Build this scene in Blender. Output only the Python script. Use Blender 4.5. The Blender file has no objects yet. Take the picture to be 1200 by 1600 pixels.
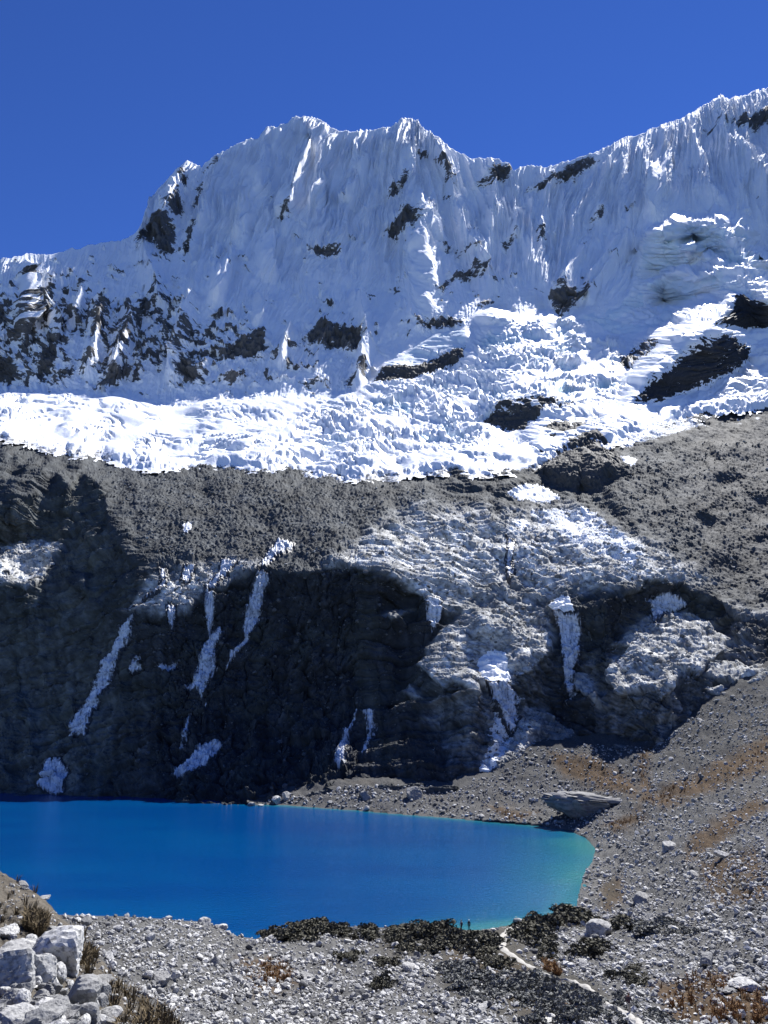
import bpy, math, random, os
import numpy as np
from mathutils import Vector
PI = math.pi; R = math.radians
C = bpy.context.scene.collection
SC = bpy.context.scene
random.seed(7); rng = np.random.default_rng(11)

# ------------------------------------------------------------------ camera
F, CX, CY, PITCH = 1209.0, 600.0, 800.0, R(12)
cp, sp = math.cos(PITCH), math.sin(PITCH)
cam = bpy.data.cameras.new('camera'); co = bpy.data.objects.new('camera', cam); C.objects.link(co)
co.location = (0, 0, 0); co.rotation_euler = (R(90) + PITCH, 0, 0)
cam.sensor_fit = 'VERTICAL'; cam.angle = 2 * math.atan(800 / F); cam.clip_start = .5; cam.clip_end = 20000
SC.camera = co

# ------------------------------------------------------------------ sky, sun, exposure
SUN_EL, SUN_AZ = R(49.5), R(32)          # ahead of the camera, a little to the right
w = bpy.data.worlds.new('World'); SC.world = w; w.use_nodes = True
nt = w.node_tree; bg = nt.nodes['Background']
sky = nt.nodes.new('ShaderNodeTexSky'); sky.sky_type = 'NISHITA'; sky.sun_disc = False
sky.sun_elevation = SUN_EL; sky.sun_rotation = SUN_AZ; sky.altitude = 4600
sky.air_density = 1.0; sky.dust_density = 0.0; sky.ozone_density = 3.0
hs = nt.nodes.new('ShaderNodeHueSaturation'); hs.inputs['Saturation'].default_value = 1.24; hs.inputs['Value'].default_value = .86; hs.inputs['Hue'].default_value = .518
nt.links.new(sky.outputs[0], hs.inputs['Color']); nt.links.new(hs.outputs[0], bg.inputs[0])
bg.inputs[1].default_value = 0.108
sl = bpy.data.lights.new('sun', 'SUN'); sl.energy = 5.0; sl.angle = R(.5); sl.color = (1, .98, .95)
so = bpy.data.objects.new('sun', sl); C.objects.link(so)
S = Vector((math.cos(SUN_EL) * math.sin(SUN_AZ), math.cos(SUN_EL) * math.cos(SUN_AZ), math.sin(SUN_EL)))
so.rotation_euler = S.to_track_quat('Z', 'Y').to_euler()
SC.view_settings.view_transform = 'Standard'; SC.view_settings.look = 'None'
SC.view_settings.gamma = 1; SC.view_settings.exposure = 0.9

# ------------------------------------------------------------------ numeric helpers
LAKE_Z = -50.0
def tan_of(py):                       # slope of the sight line through a picture row
    cy = (CY - np.asarray(py, float)) / F
    return (sp + cy * cp) / (cp - cy * sp)
def ray_pt(px, py, Y):
    cy = (CY - py) / F
    return np.stack([(px - CX) / F * Y / (cp - cy * sp), Y, tan_of(py) * Y], -1)
def lake_Y(py): return LAKE_Z / np.minimum(tan_of(py), -.02)
def sstep(a, b, x):
    t = np.clip((x - a) / (b - a), 0, 1); return t * t * (3 - 2 * t)
def curve(pts):
    p = np.array(pts, float); return lambda x: np.interp(x, p[:, 0], p[:, 1])
def perlin(x, y, seed=0):
    x = np.asarray(x, np.float32); y = np.asarray(y, np.float32)
    xi = np.floor(x).astype(np.int64); yi = np.floor(y).astype(np.int64)
    xf = x - xi; yf = y - yi
    u = xf * xf * xf * (xf * (xf * 6 - 15) + 10); v = yf * yf * yf * (yf * (yf * 6 - 15) + 10)
    def g(ix, iy, dx, dy):
        h = (ix * 374761393 + iy * 668265263 + seed * 974634599) & 0xffffffff
        h = ((h ^ (h >> 13)) * 1274126177) & 0xffffffff; h = h ^ (h >> 16)
        a = (h & 0xffff).astype(np.float32) * np.float32(2 * PI / 65536)
        return np.cos(a) * dx + np.sin(a) * dy
    n = (g(xi, yi, xf, yf) * (1 - u) + g(xi + 1, yi, xf - 1, yf) * u) * (1 - v) + (g(xi, yi + 1, xf, yf - 1) * (1 - u) + g(xi + 1, yi + 1, xf - 1, yf - 1) * u) * v
    return n * 1.45
def fbm(x, y, oct=4, seed=0, gain=.5, kind='n'):
    s = 0; a = 1; t = 0
    for i in range(oct):
        n = perlin(x * 2 ** i + 17.3 * i, y * 2 ** i - 9.1 * i, seed + i)
        if kind == 'r': n = 1 - 2 * np.abs(n)         # sharp crests
        elif kind == 'b': n = 2 * np.abs(n) - 1       # rounded, sharp creases
        s = s + a * n; t += a; a *= gain
    return s / t
def worley(x, y, seed=0, facets=False):
    xi = np.floor(x).astype(np.int64); yi = np.floor(y).astype(np.int64)
    d1 = np.full(x.shape, 9., np.float32); d2 = d1.copy(); idv = np.zeros(x.shape, np.float32); tl = np.zeros(x.shape, np.float32)
    for a in (-1, 0, 1):
        for b in (-1, 0, 1):
            ix = xi + a; iy = yi + b
            h = (ix * 374761393 + iy * 668265263 + seed * 974634599) & 0xffffffff
            h = ((h ^ (h >> 13)) * 1274126177) & 0xffffffff; h = h ^ (h >> 16)
            jx = (h & 0x3ff) / 1024.; jy = ((h >> 10) & 0x3ff) / 1024.; r = ((h >> 20) & 0x3ff) / 1024.
            d = np.hypot(ix + jx - x, iy + jy - y).astype(np.float32)
            near = d < d1
            d2 = np.where(near, d1, np.minimum(d2, d)); idv = np.where(near, r, idv); d1 = np.where(near, d, d1)
            an = r * 40.; tl = np.where(near, (x - ix - jx) * np.cos(an) + (y - iy - jy) * np.sin(an), tl)
    return (d1, d2, idv, tl) if facets else (d1, d2, idv)
def poly_sd(px, py, poly):            # signed distance, + inside, in picture pixels
    p = np.array(poly, float); d = np.full(px.shape, 1e9); ins = np.zeros(px.shape, bool)
    for i in range(len(p)):
        a = p[i]; b = p[(i + 1) % len(p)]; e = b - a
        wx = px - a[0]; wy = py - a[1]
        t = np.clip((wx * e[0] + wy * e[1]) / max(e @ e, 1e-9), 0, 1)
        d = np.minimum(d, np.hypot(wx - t * e[0], wy - t * e[1]))
        if a[1] != b[1]:
            c = ((a[1] <= py) != (b[1] <= py)) & (px < (b[0] - a[0]) * (py - a[1]) / (b[1] - a[1]) + a[0])
            ins ^= c
    return np.where(ins, d, -d)
def field_max(px, py, polys, pad=14):   # max signed distance over polygons, worked only near each of them
    out = np.full(px.shape, -float(pad))
    for pl in polys:
        p = np.array(pl, float); lo = p.min(0) - pad; hi = p.max(0) + pad
        m = (px > lo[0]) & (px < hi[0]) & (py > lo[1]) & (py < hi[1])
        if m.any(): out[m] = np.maximum(out[m], poly_sd(px[m], py[m], pl))
    return out
class RBF:                            # thin-plate fit of scattered values
    def __init__(s, pts, vals, smooth=1e-4):
        p = np.array(pts, float) / 400.; s.p = p; n = len(p)
        d2 = ((p[:, None] - p[None]) ** 2).sum(-1); K = .5 * d2 * np.log(d2 + 1e-12) + np.eye(n) * smooth
        P = np.c_[np.ones(n), p]; A = np.block([[K, P], [P.T, np.zeros((3, 3))]])
        s.w = np.linalg.solve(A, np.r_[np.array(vals, float), 0, 0, 0])
    def __call__(s, px, py):
        x = np.asarray(px, float) / 400.; y = np.asarray(py, float) / 400.
        o = s.w[-3] + s.w[-2] * x + s.w[-1] * y
        for i, q in enumerate(s.p):
            d2 = (x - q[0]) ** 2 + (y - q[1]) ** 2; o = o + s.w[i] * .5 * d2 * np.log(d2 + 1e-12)
        return o
def blur(a, n):
    for ax in (0, 1):
        for _ in range(2):
            q = np.concatenate([np.repeat(np.take(a, [0], ax), n, ax), a, np.repeat(np.take(a, [-1], ax), n, ax)], ax)
            c = np.cumsum(np.concatenate([np.zeros_like(np.take(q, [0], ax)), q], ax), ax); L = a.shape[ax]
            a = (np.take(c, range(2 * n + 1, 2 * n + 1 + L), ax) - np.take(c, range(L), ax)) / (2 * n + 1)
    return a
class Grid:                           # bilinear lookup on a regular picture grid
    def __init__(s, x0, y0, st, A): s.x0, s.y0, s.st, s.A = x0, y0, st, A
    def __call__(s, px, py):
        H, W = s.A.shape[:2]
        fx = np.clip((np.asarray(px, float) - s.x0) / s.st, 0, W - 1.001); fy = np.clip((np.asarray(py, float) - s.y0) / s.st, 0, H - 1.001)
        ix = fx.astype(int); iy = fy.astype(int); u = fx - ix; v = fy - iy
        if s.A.ndim == 3: u = u[..., None]; v = v[..., None]
        A = s.A
        return (A[iy, ix] * (1 - u) + A[iy, ix + 1] * u) * (1 - v) + (A[iy + 1, ix] * (1 - u) + A[iy + 1, ix + 1] * u) * v

# ------------------------------------------------------------------ object helpers
def tag(o, label=None, cat=None, group=None, kind=None):
    if label: o['label'] = label
    if cat: o['category'] = cat
    if group: o['group'] = group
    if kind: o['kind'] = kind
    return o
def mesh(name, V, faces, mat=None, attrs=None, smooth=True, parent=None, link=True, cols=None):
    """faces: list of int arrays (n,3) or (n,4)"""
    if not isinstance(faces, (list, tuple)): faces = [faces]
    faces = [f for f in faces if len(f)]
    me = bpy.data.meshes.new(name); V = np.ascontiguousarray(V, np.float32)
    me.vertices.add(len(V)); me.vertices.foreach_set('co', V.ravel())
    nl = sum(f.size for f in faces); npoly = sum(len(f) for f in faces)
    me.loops.add(nl); me.loops.foreach_set('vertex_index', np.concatenate([f.ravel() for f in faces]).astype(np.int32))
    tot = np.concatenate([np.full(len(f), f.shape[1]) for f in faces]); st = np.r_[0, np.cumsum(tot)[:-1]]
    me.polygons.add(npoly); me.polygons.foreach_set('loop_start', st.astype(np.int32))
    me.polygons.foreach_set('use_smooth', np.full(npoly, smooth))
    me.update(calc_edges=True)
    for k, a in (attrs or {}).items():
        at = me.attributes.new(k, 'FLOAT', 'POINT'); at.data.foreach_set('value', np.ascontiguousarray(a, np.float32).ravel())
    for k, a in (cols or {}).items():
        at = me.attributes.new(k, 'FLOAT_COLOR', 'POINT')
        at.data.foreach_set('color', np.ascontiguousarray(np.c_[a, np.ones(len(a))], np.float32).ravel())
    if mat: me.materials.append(mat)
    o = bpy.data.objects.new(name, me)
    if link: C.objects.link(o)
    if parent: o.parent = parent
    return o
def grid_faces(H, W, keep=None, flip=False):
    i = np.arange(H * W).reshape(H, W)
    q = np.stack([i[:-1, :-1], i[1:, :-1], i[1:, 1:], i[:-1, 1:]], -1)
    if keep is not None: q = q[keep[:-1, :-1] & keep[1:, :-1] & keep[1:, 1:] & keep[:-1, 1:]]
    q = q.reshape(-1, 4)
    return q[:, ::-1] if flip else q
def compact(V, f, attrs=None, cols=None):
    used = np.zeros(len(V), bool); used[f.ravel()] = True; m = np.cumsum(used) - 1
    return V[used], m[f], {k: a.ravel()[used] for k, a in (attrs or {}).items()}, {k: a[used] for k, a in (cols or {}).items()}
def normals(P):
    du = np.empty_like(P); du[:, 1:-1] = P[:, 2:] - P[:, :-2]; du[:, 0] = P[:, 1] - P[:, 0]; du[:, -1] = P[:, -1] - P[:, -2]
    dv = np.empty_like(P); dv[1:-1] = P[2:] - P[:-2]; dv[0] = P[1] - P[0]; dv[-1] = P[-1] - P[-2]
    n = np.cross(dv, du); n /= np.linalg.norm(n, axis=-1, keepdims=True) + 1e-9
    flip = (n * P).sum(-1, keepdims=True) > 0           # face the viewpoint side
    return np.where(flip, -n, n)

# ------------------------------------------------------------------ materials
def new_mat(name):
    m = bpy.data.materials.new(name); m.use_nodes = True; t = m.node_tree; b = t.nodes['Principled BSDF']; return m, t, b
def N(t, kind, **kw):
    n = t.nodes.new(kind)
    for k, v in kw.items():
        if k in n.inputs: n.inputs[k].default_value = v
        else: setattr(n, k, v)
    return n
def noise(t, scale, detail=6, rough=.6, vec=None):
    n = N(t, 'ShaderNodeTexNoise'); n.inputs['Scale'].default_value = scale; n.inputs['Detail'].default_value = detail; n.inputs['Roughness'].default_value = rough
    if vec is None: vec = N(t, 'ShaderNodeTexCoord').outputs['Object']
    t.links.new(vec, n.inputs['Vector']); return n.outputs['Fac']
def attr(t, name, out='Fac'): return N(t, 'ShaderNodeAttribute', attribute_name=name).outputs[out]
def ramp(t, src, stops):
    r = t.nodes.new('ShaderNodeValToRGB'); e = r.color_ramp.elements
    while len(e) < len(stops): e.new(.5)
    for el, (p, c) in zip(e, stops):
        el.position = p; el.color = (c, c, c, 1) if not hasattr(c, '__len__') else tuple(c) + (1,)
    t.links.new(src, r.inputs[0]); return r.outputs[0]
def mixc(t, fac, a, b, mode='MIX'):
    m = t.nodes.new('ShaderNodeMix'); m.data_type = 'RGBA'; m.blend_type = mode
    for idx, v in ((0, fac), (6, a), (7, b)):
        if hasattr(v, 'is_linked'): t.links.new(v, m.inputs[idx])
        else: m.inputs[idx].default_value = v if idx == 0 else (tuple(v) + (1,))
    return m.outputs[2]
def math_(t, op, a, b=0., clamp=False):
    m = t.nodes.new('ShaderNodeMath'); m.operation = op; m.use_clamp = clamp
    for i, v in ((0, a), (1, b)):
        if hasattr(v, 'is_linked'): t.links.new(v, m.inputs[i])
        else: m.inputs[i].default_value = v
    return m.outputs[0]
def bump(t, b, h, strength=.5, dist=1.):
    n = t.nodes.new('ShaderNodeBump'); n.inputs['Strength'].default_value = strength; n.inputs['Distance'].default_value = dist
    t.links.new(h, n.inputs['Height']); t.links.new(n.outputs[0], b.inputs['Normal'])
def done(t, b, col, rough=.9, spec=.2):
    if hasattr(col, 'is_linked'): t.links.new(col, b.inputs['Base Color'])
    else: b.inputs['Base Color'].default_value = tuple(col) + (1,)
    b.inputs['Roughness'].default_value = rough; b.inputs['Specular IOR Level'].default_value = spec

SNOW = (.86, .885, .92)
def mat_snowrock(name, rock_a, rock_b, sc, bumpd):
    m, t, b = new_mat(name)
    n = noise(t, sc, 8, .65); n2 = noise(t, sc * 5, 5, .6)
    rk = mixc(t, n2, rock_a, rock_b)
    f = math_(t, 'ADD', attr(t, 'rock'), math_(t, 'MULTIPLY', math_(t, 'SUBTRACT', n, .5), .9))
    f = math_(t, 'ADD', f, math_(t, 'MULTIPLY', math_(t, 'SUBTRACT', n2, .5), .5))
    tc = N(t, 'ShaderNodeTexCoord'); mp = N(t, 'ShaderNodeMapping'); mp.inputs['Scale'].default_value = (.7, .5, 2.2); mp.inputs['Rotation'].default_value = (0, R(-32), 0)
    t.links.new(tc.outputs['Object'], mp.inputs[0])
    f = math_(t, 'ADD', f, math_(t, 'MULTIPLY', math_(t, 'SUBTRACT', noise(t, sc * 3, 6, .6, mp.outputs[0]), .5), 1.1))
    f = ramp(t, f, [(.46, 0.), (.56, 1.)])
    done(t, b, mixc(t, f, SNOW, rk), .75, .15); bump(t, b, n2, .35, bumpd); return m
M_MOUNT = mat_snowrock('snow_and_rock', (.035, .036, .04), (.19, .185, .178), .045, 3.)
def mat_glacier():
    m, t, b = new_mat('glacier_ice')
    n = noise(t, .06, 6, .6); n2 = noise(t, .35, 5, .6)
    ice = mixc(t, n, (.40, .60, .72), (.66, .80, .88))
    snow_f = math_(t, 'ADD', attr(t, 'ice'), math_(t, 'MULTIPLY', math_(t, 'SUBTRACT', n, .5), .6))
    c = mixc(t, ramp(t, snow_f, [(.35, 0.), (.75, 1.)]), SNOW, ice)
    dirt = math_(t, 'ADD', attr(t, 'dirt'), math_(t, 'MULTIPLY', math_(t, 'SUBTRACT', n2, .5), .9))
    c = mixc(t, ramp(t, dirt, [(.45, 0.), (.62, 1.)]), c, (.13, .13, .125))
    done(t, b, c, .6, .25); bump(t, b, n2, .3, 1.5); return m
M_GLAC = mat_glacier()
def mat_cliff():
    m, t, b = new_mat('cliff_rock')
    n = noise(t, .12, 8, .65); n2 = noise(t, .9, 6, .65)
    c = mixc(t, math_(t, 'MULTIPLY', n2, .8), attr(t, 'Col', 'Color'), (0.02, 0.021, 0.022))
    c = mixc(t, ramp(t, n, [(.35, 0.), (.7, .75)]), c, mixc(t, 1., attr(t, 'Col', 'Color'), (1.9, 1.88, 1.84), 'MULTIPLY'))
    sn = math_(t, 'ADD', attr(t, 'snow'), math_(t, 'MULTIPLY', math_(t, 'SUBTRACT', n, .5), 1.0))
    sn = math_(t, 'ADD', sn, math_(t, 'MULTIPLY', math_(t, 'SUBTRACT', n2, .5), .6))
    c = mixc(t, ramp(t, sn, [(.5, 0.), (.6, 1.)]), c, (.8, .83, .86))
    done(t, b, c, .85, .2); bump(t, b, n2, .6, .8); return m
M_CLIFF = mat_cliff()
def mat_plain(name, a, c2, sc, bd, rough=.9, bs=.5):
    m, t, b = new_mat(name); n = noise(t, sc, 8, .65)
    done(t, b, mixc(t, ramp(t, n, [(.3, 0.), (.7, 1.)]), a, c2), rough, .2); bump(t, b, noise(t, sc * 4, 5), bs, bd); return m
M_OUT = mat_snowrock('outcrop_rock', (.025, .025, .026), (.12, .118, .11), .1, 1.5)
M_CRAG = mat_snowrock('shade_black_rock', (.012, .012, .014), (.06, .06, .06), .1, 1.5)  # outcrop rock blackened in its colour to stand in for shaded walls
M_ICE = mat_plain('frozen_waterfall_ice', (.2, .24, .33), (.66, .70, .78), .5, .6, .5, .8)
def mat_ice():
    m, t, b = new_mat('frozen_waterfall_ice'); tc = N(t, 'ShaderNodeTexCoord'); mp = N(t, 'ShaderNodeMapping'); mp.inputs['Scale'].default_value = (1.6, 1.6, .16)
    t.links.new(tc.outputs['Object'], mp.inputs[0]); n = noise(t, .5, 6, .65, mp.outputs[0]); n2 = noise(t, .5, 6, .6)
    ice = mixc(t, ramp(t, n, [(.3, 0.), (.65, 1.)]), (.34, .39, .48), (.74, .77, .83))
    f = math_(t, 'ADD', attr(t, 'rock'), math_(t, 'ADD', math_(t, 'MULTIPLY', math_(t, 'SUBTRACT', n, .5), 1.8), math_(t, 'MULTIPLY', math_(t, 'SUBTRACT', n2, .5), .7)))
    done(t, b, mixc(t, ramp(t, f, [(.3, 0.), (.75, 1.)]), (.035, .037, .042), ice), .5, .3); bump(t, b, n, .8, .5); return m
M_ICE = mat_ice()
M_SNOWP = mat_plain('old_snow', (.80, .82, .85), (.88, .89, .9), .2, .4, .7)
def mat_ground():
    m, t, b = new_mat('moraine_ground')
    n = noise(t, .5, 8, .7); n2 = noise(t, 2.2, 6, .7)
    c = mixc(t, ramp(t, n2, [(.35, 0.), (.65, 1.)]), mixc(t, 1., attr(t, 'Col', 'Color'), (.45, .45, .45), 'MULTIPLY'), attr(t, 'Col', 'Color'))
    c = mixc(t, ramp(t, n, [(.3, .35), (.7, 0.)]), c, (.05, .048, .045))
    done(t, b, c, .95, .1); bump(t, b, n2, .9, .5); return m
M_GROUND = mat_ground()
def mat_stone():
    m, t, b = new_mat('granite_stone')
    n = noise(t, 5., 6, .7); n2 = noise(t, 1.1, 4, .6)
    oi = N(t, 'ShaderNodeObjectInfo')
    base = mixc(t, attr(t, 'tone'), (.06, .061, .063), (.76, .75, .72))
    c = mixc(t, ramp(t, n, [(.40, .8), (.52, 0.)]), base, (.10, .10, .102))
    c = mixc(t, ramp(t, n2, [(.4, .4), (.6, 0.)]), c, (.2, .2, .2))
    done(t, b, c, .9, .2); bump(t, b, n, .7, .08); return m
M_STONE = mat_stone()
M_PATH = mat_plain('trail_dust', (.28, .27, .25), (.44, .425, .39), 1.2, .1)
def mat_leaf(name, a, c2):
    m, t, b = new_mat(name); oi = N(t, 'ShaderNodeObjectInfo')
    done(t, b, mixc(t, attr(t, 'tone'), a, c2), .8, .1); return m
M_LEAF = mat_leaf('shrub_leaves', (.03, .031, .023), (.165, .155, .12))
M_LEAF2 = mat_leaf('grey_shrub_leaves', (.07, .075, .076), (.30, .30, .28))
M_STEM = mat_plain('shrub_wood', (.05, .04, .03), (.1, .08, .06), 4, .02)
M_GRASS = mat_leaf('dry_grass_blades', (.04, .032, .02), (.17, .13, .075))
M_RUST = mat_leaf('rust_grass_blades', (.09, .05, .025), (.28, .16, .07))

# ------------------------------------------------------------------ lines traced from the place
SKY = curve([(-160,415),(-60,408),(0,402),(40,395),(80,394),(120,386),(150,378),(190,373),(212,362),(222,345),(226,325),(235,305),(250,290),(265,275),(278,260),(288,253),(300,252),(315,256),(330,242),(345,236),(360,228),(385,215),(405,212),(415,198),(430,195),(445,190),(458,181),(475,180),(500,186),(520,197),(530,200),(560,203),(590,199),(610,196),(625,186),(640,183),(655,190),(665,202),(690,216),(715,236),(735,245),(760,246),(780,246),(795,252),(803,265),(812,260),(825,254),(850,258),(870,254),(890,248),(920,238),(945,230),(970,215),(980,210),(1000,208),(1020,198),(1050,188),(1080,175),(1100,163),(1115,152),(1125,148),(1140,152),(1160,146),(1180,140),(1200,135),(1280,110),(1360,90)])
BASE = curve([(-160,605),(0,612),(60,614),(120,620),(150,622),(190,614),(220,625),(255,636),(300,630),(330,625),(400,620),(480,622),(530,622),(560,608),(580,590),(600,570),(640,545),(680,520),(720,512),(745,490),(765,478),(790,485),(815,492),(845,484),(862,482),(875,500),(890,492),(910,485),(940,492),(965,480),(985,445),(995,400),(1005,362),(1020,350),(1040,341),(1065,336),(1085,338),(1115,330),(1140,335),(1165,348),(1180,365),(1200,380),(1280,400),(1360,400)])
FRONT = curve([(-160,670),(0,688),(40,695),(70,705),(110,715),(150,715),(190,728),(235,738),(270,735),(330,738),(400,735),(450,735),(490,745),(540,752),(600,750),(650,745),(720,740),(790,742),(830,738),(860,728),(900,706),(950,700),(975,692),(1020,667),(1080,652),(1130,646),(1200,640),(1360,620)])
FOOT = curve([(-160,1240),(0,1242),(100,1245),(200,1249),(300,1252),(390,1256),(430,1243),(500,1236),(560,1226),(610,1230),(650,1224),(700,1236),(725,1225),(760,1212),(790,1190),(830,1168),(880,1168),(930,1160),(960,1163),(1000,1168),(1030,1165),(1060,1140),(1100,1105),(1140,1085),(1180,1058),(1200,1045),(1360,960)])
ANCH = [(-160,1240,356),(0,1242,352),(200,1249,341),(390,1256,327),(450,1240,332),(560,1226,330),(700,1236,322),(830,1168,350),(950,1160,343),(1030,1165,320),(1100,1105,330),(1200,1045,330),(1360,960,345),
 (-160,900,440),(0,900,431),(150,900,425),(320,930,403),(460,893,408),(600,890,408),(700,955,408),(850,940,418),(1000,900,408),(1120,945,398),(1200,960,380),(1360,880,395),
 (-160,670,600),(0,688,600),(100,715,590),(235,738,580),(400,735,588),(600,750,590),(790,742,600),(1000,692,660),(1200,640,800),(1360,620,840),(700,850,470),(400,820,480),(1000,800,510),(1200,800,540),
 (-160,605,960),(0,612,980),(250,635,935),(400,620,962),(560,605,1005),(680,520,1150),(765,478,1250),(880,495,1220),(985,445,1320),(1065,336,1480),(1200,380,1430),(1360,400,1420),(700,640,830),(900,600,930),(1050,500,1160),
 (-160,415,1130),(0,402,1180),(150,378,1300),(240,300,1500),(330,242,1620),(460,181,1730),(640,183,1740),(760,246,1660),(860,256,1690),(980,210,1850),(1100,163,2000),(1200,135,2080),(1360,90,2200),
 (550,420,1290),(300,440,1200),(800,380,1440),(950,330,1560)]
X0, Y0g, ST = -160, 60, 2
gx_, gy_ = np.meshgrid(np.arange(X0, 1362, ST, dtype=float), np.arange(Y0g, 1322, ST, dtype=float))
base_rbf = RBF([(a, b) for a, b, _ in ANCH], [math.log(c) for *_, c in ANCH], 2e-3)
Lb = base_rbf(gx_, gy_)
tpy = tan_of(gy_); dt = (tan_of(gy_ + .5) - tan_of(gy_ - .5))        # per picture row
gyb = np.gradient(Lb, ST, axis=0); gxb = np.gradient(Lb, ST, axis=1)
theta = np.degrees(np.arctan(np.clip(tpy + dt / np.minimum(gyb, -2e-4), -.5, 8)))
theta = np.clip(theta, 15, 80)
gxo = gxb.copy()
def blend(mask, val):
    global theta
    theta = theta * (1 - mask) + val * mask
def turn(mask, val):                   # >0: the face looks to the right (east), <0: to the left
    global gxo
    gxo = gxo * (1 - mask) + val * mask
GX0, GY0 = gx_, gy_
gx_ = GX0 + 8 * fbm(GX0 / 44, GY0 / 30, 5, 801, gain=.6); gy_ = GY0 + 8 * fbm(GX0 / 44, GY0 / 30, 5, 811, gain=.6)   # ragged edges
# --- cliff: steep walls above, talus below, lit ledges and buttress tops
LIP = [(-170,770),(0,785),(50,775),(110,760),(125,735),(160,765),(170,830),(200,870),(235,895),(200,955),(240,962),(295,954),(310,927),(345,915),(370,897),(410,890),(470,895),(530,880),(570,885),(620,907),(645,925),(665,925),(700,957),(730,950),(770,925),(792,900),(805,915),(830,930),(860,958),(905,955),(960,930),(1000,920),(1010,903),(1040,908),(1070,915),(1090,925),(1130,945),(1160,960),(1210,962),(1370,890)]
wall = LIP + [(x, float(FOOT(x))) for x in range(1360, -180, -40)]
sdw = poly_sd(gx_, gy_, wall); mw = sstep(-2, 4, sdw)
frac = np.clip((gy_ - 880) / 360, 0, 1)
blend(mw, np.where(gx_ < 330, 60 - 14 * sstep(.3, .8, frac), 72 - 34 * sstep(.45, .9, frac) * (gx_ < 720) - 8 * sstep(700, 800, gx_)))
LEDGES = [
 ([(790,905),(740,940),(690,985),(650,1035),(690,1075),(705,1060),(740,1080),(765,1090),(745,1060),(760,1070),(800,1075),(802,1050),(830,1050),(868,1012),(865,980),(850,950),(830,930),(800,915)], 33, .0006),
 ([(965,1003),(985,975),(1030,955),(1090,955),(1135,990),(1140,1008),(1110,1030),(1100,1050),(1060,1043),(1057,1075),(1035,1093),(1020,1073),(990,1075),(965,1085),(948,1060),(960,1027),(985,1010)], 30, .0004),
 ([(1105,1050),(1150,1063),(1195,1050),(1205,1035),(1160,1033),(1130,1028),(1110,1035)], 30, 0),
 ([(1108,1066),(1160,1076),(1140,1088),(1105,1076)], 30, 0),
 ([(820,1100),(850,1110),(880,1130),(900,1150),(935,1162),(880,1172),(830,1168),(780,1198),(755,1215),(772,1180),(800,1150),(812,1120)], 35, .0012),
 ([(888,1040),(910,1048),(932,1080),(942,1102),(925,1088),(900,1072)], 30, .0015),
 ([(623,1078),(640,1064),(658,1090),(640,1085)], 25, 0),
 ([(0,853),(40,845),(80,845),(100,850),(75,880),(70,900),(40,922),(20,908),(-40,925),(-60,860)], 33, .0004),
 ([(98,905),(115,887),(135,893),(138,920),(115,920)], 28, 0),
 ([(145,935),(170,915),(200,893),(215,880),(225,885),(200,905),(175,925),(150,945)], 34, .0008),
 ([(600,960),(618,950),(640,948),(630,962),(610,970)], 28, 0),
]
for pl, th, tx in LEDGES:
    s = poly_sd(gx_, gy_, pl); mm = sstep(-3, 3, s); blend(mm, th - 11); turn(mm, tx)
HOLES = [[(740,985),(760,975),(785,990),(795,1010),(765,1022),(745,1035),(738,1010)], [(55,742),(75,735),(100,748),(98,765),(75,778),(60,768)], [(0,797),(60,785),(130,745),(140,780),(120,820),(90,848),(40,842),(0,848)],
 [(655,640+130),(660,770),(670,775)], [(950,856),(965,850),(978,862),(960,868)], [(905,900),(925,893),(940,905),(935,930),(915,925)], [(1085,800),(1110,800),(1115,815),(1090,812)], [(1120,740),(1150,735),(1165,750),(1130,752)], [(1165,770),(1200,772),(1200,790),(1175,785)]]
for pl in HOLES:
    s = poly_sd(gx_, gy_, pl); mm = sstep(-3, 3, s); blend(mm, 76)
# gully right of the main wall: the left bank overhangs
s = poly_sd(gx_, gy_, [(640,915),(700,950),(740,935),(792,895),(795,905),(740,945),(700,975),(665,1020),(640,1040),(620,1020),(640,960)]); turn(sstep(-3, 4, s), -.002)
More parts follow.
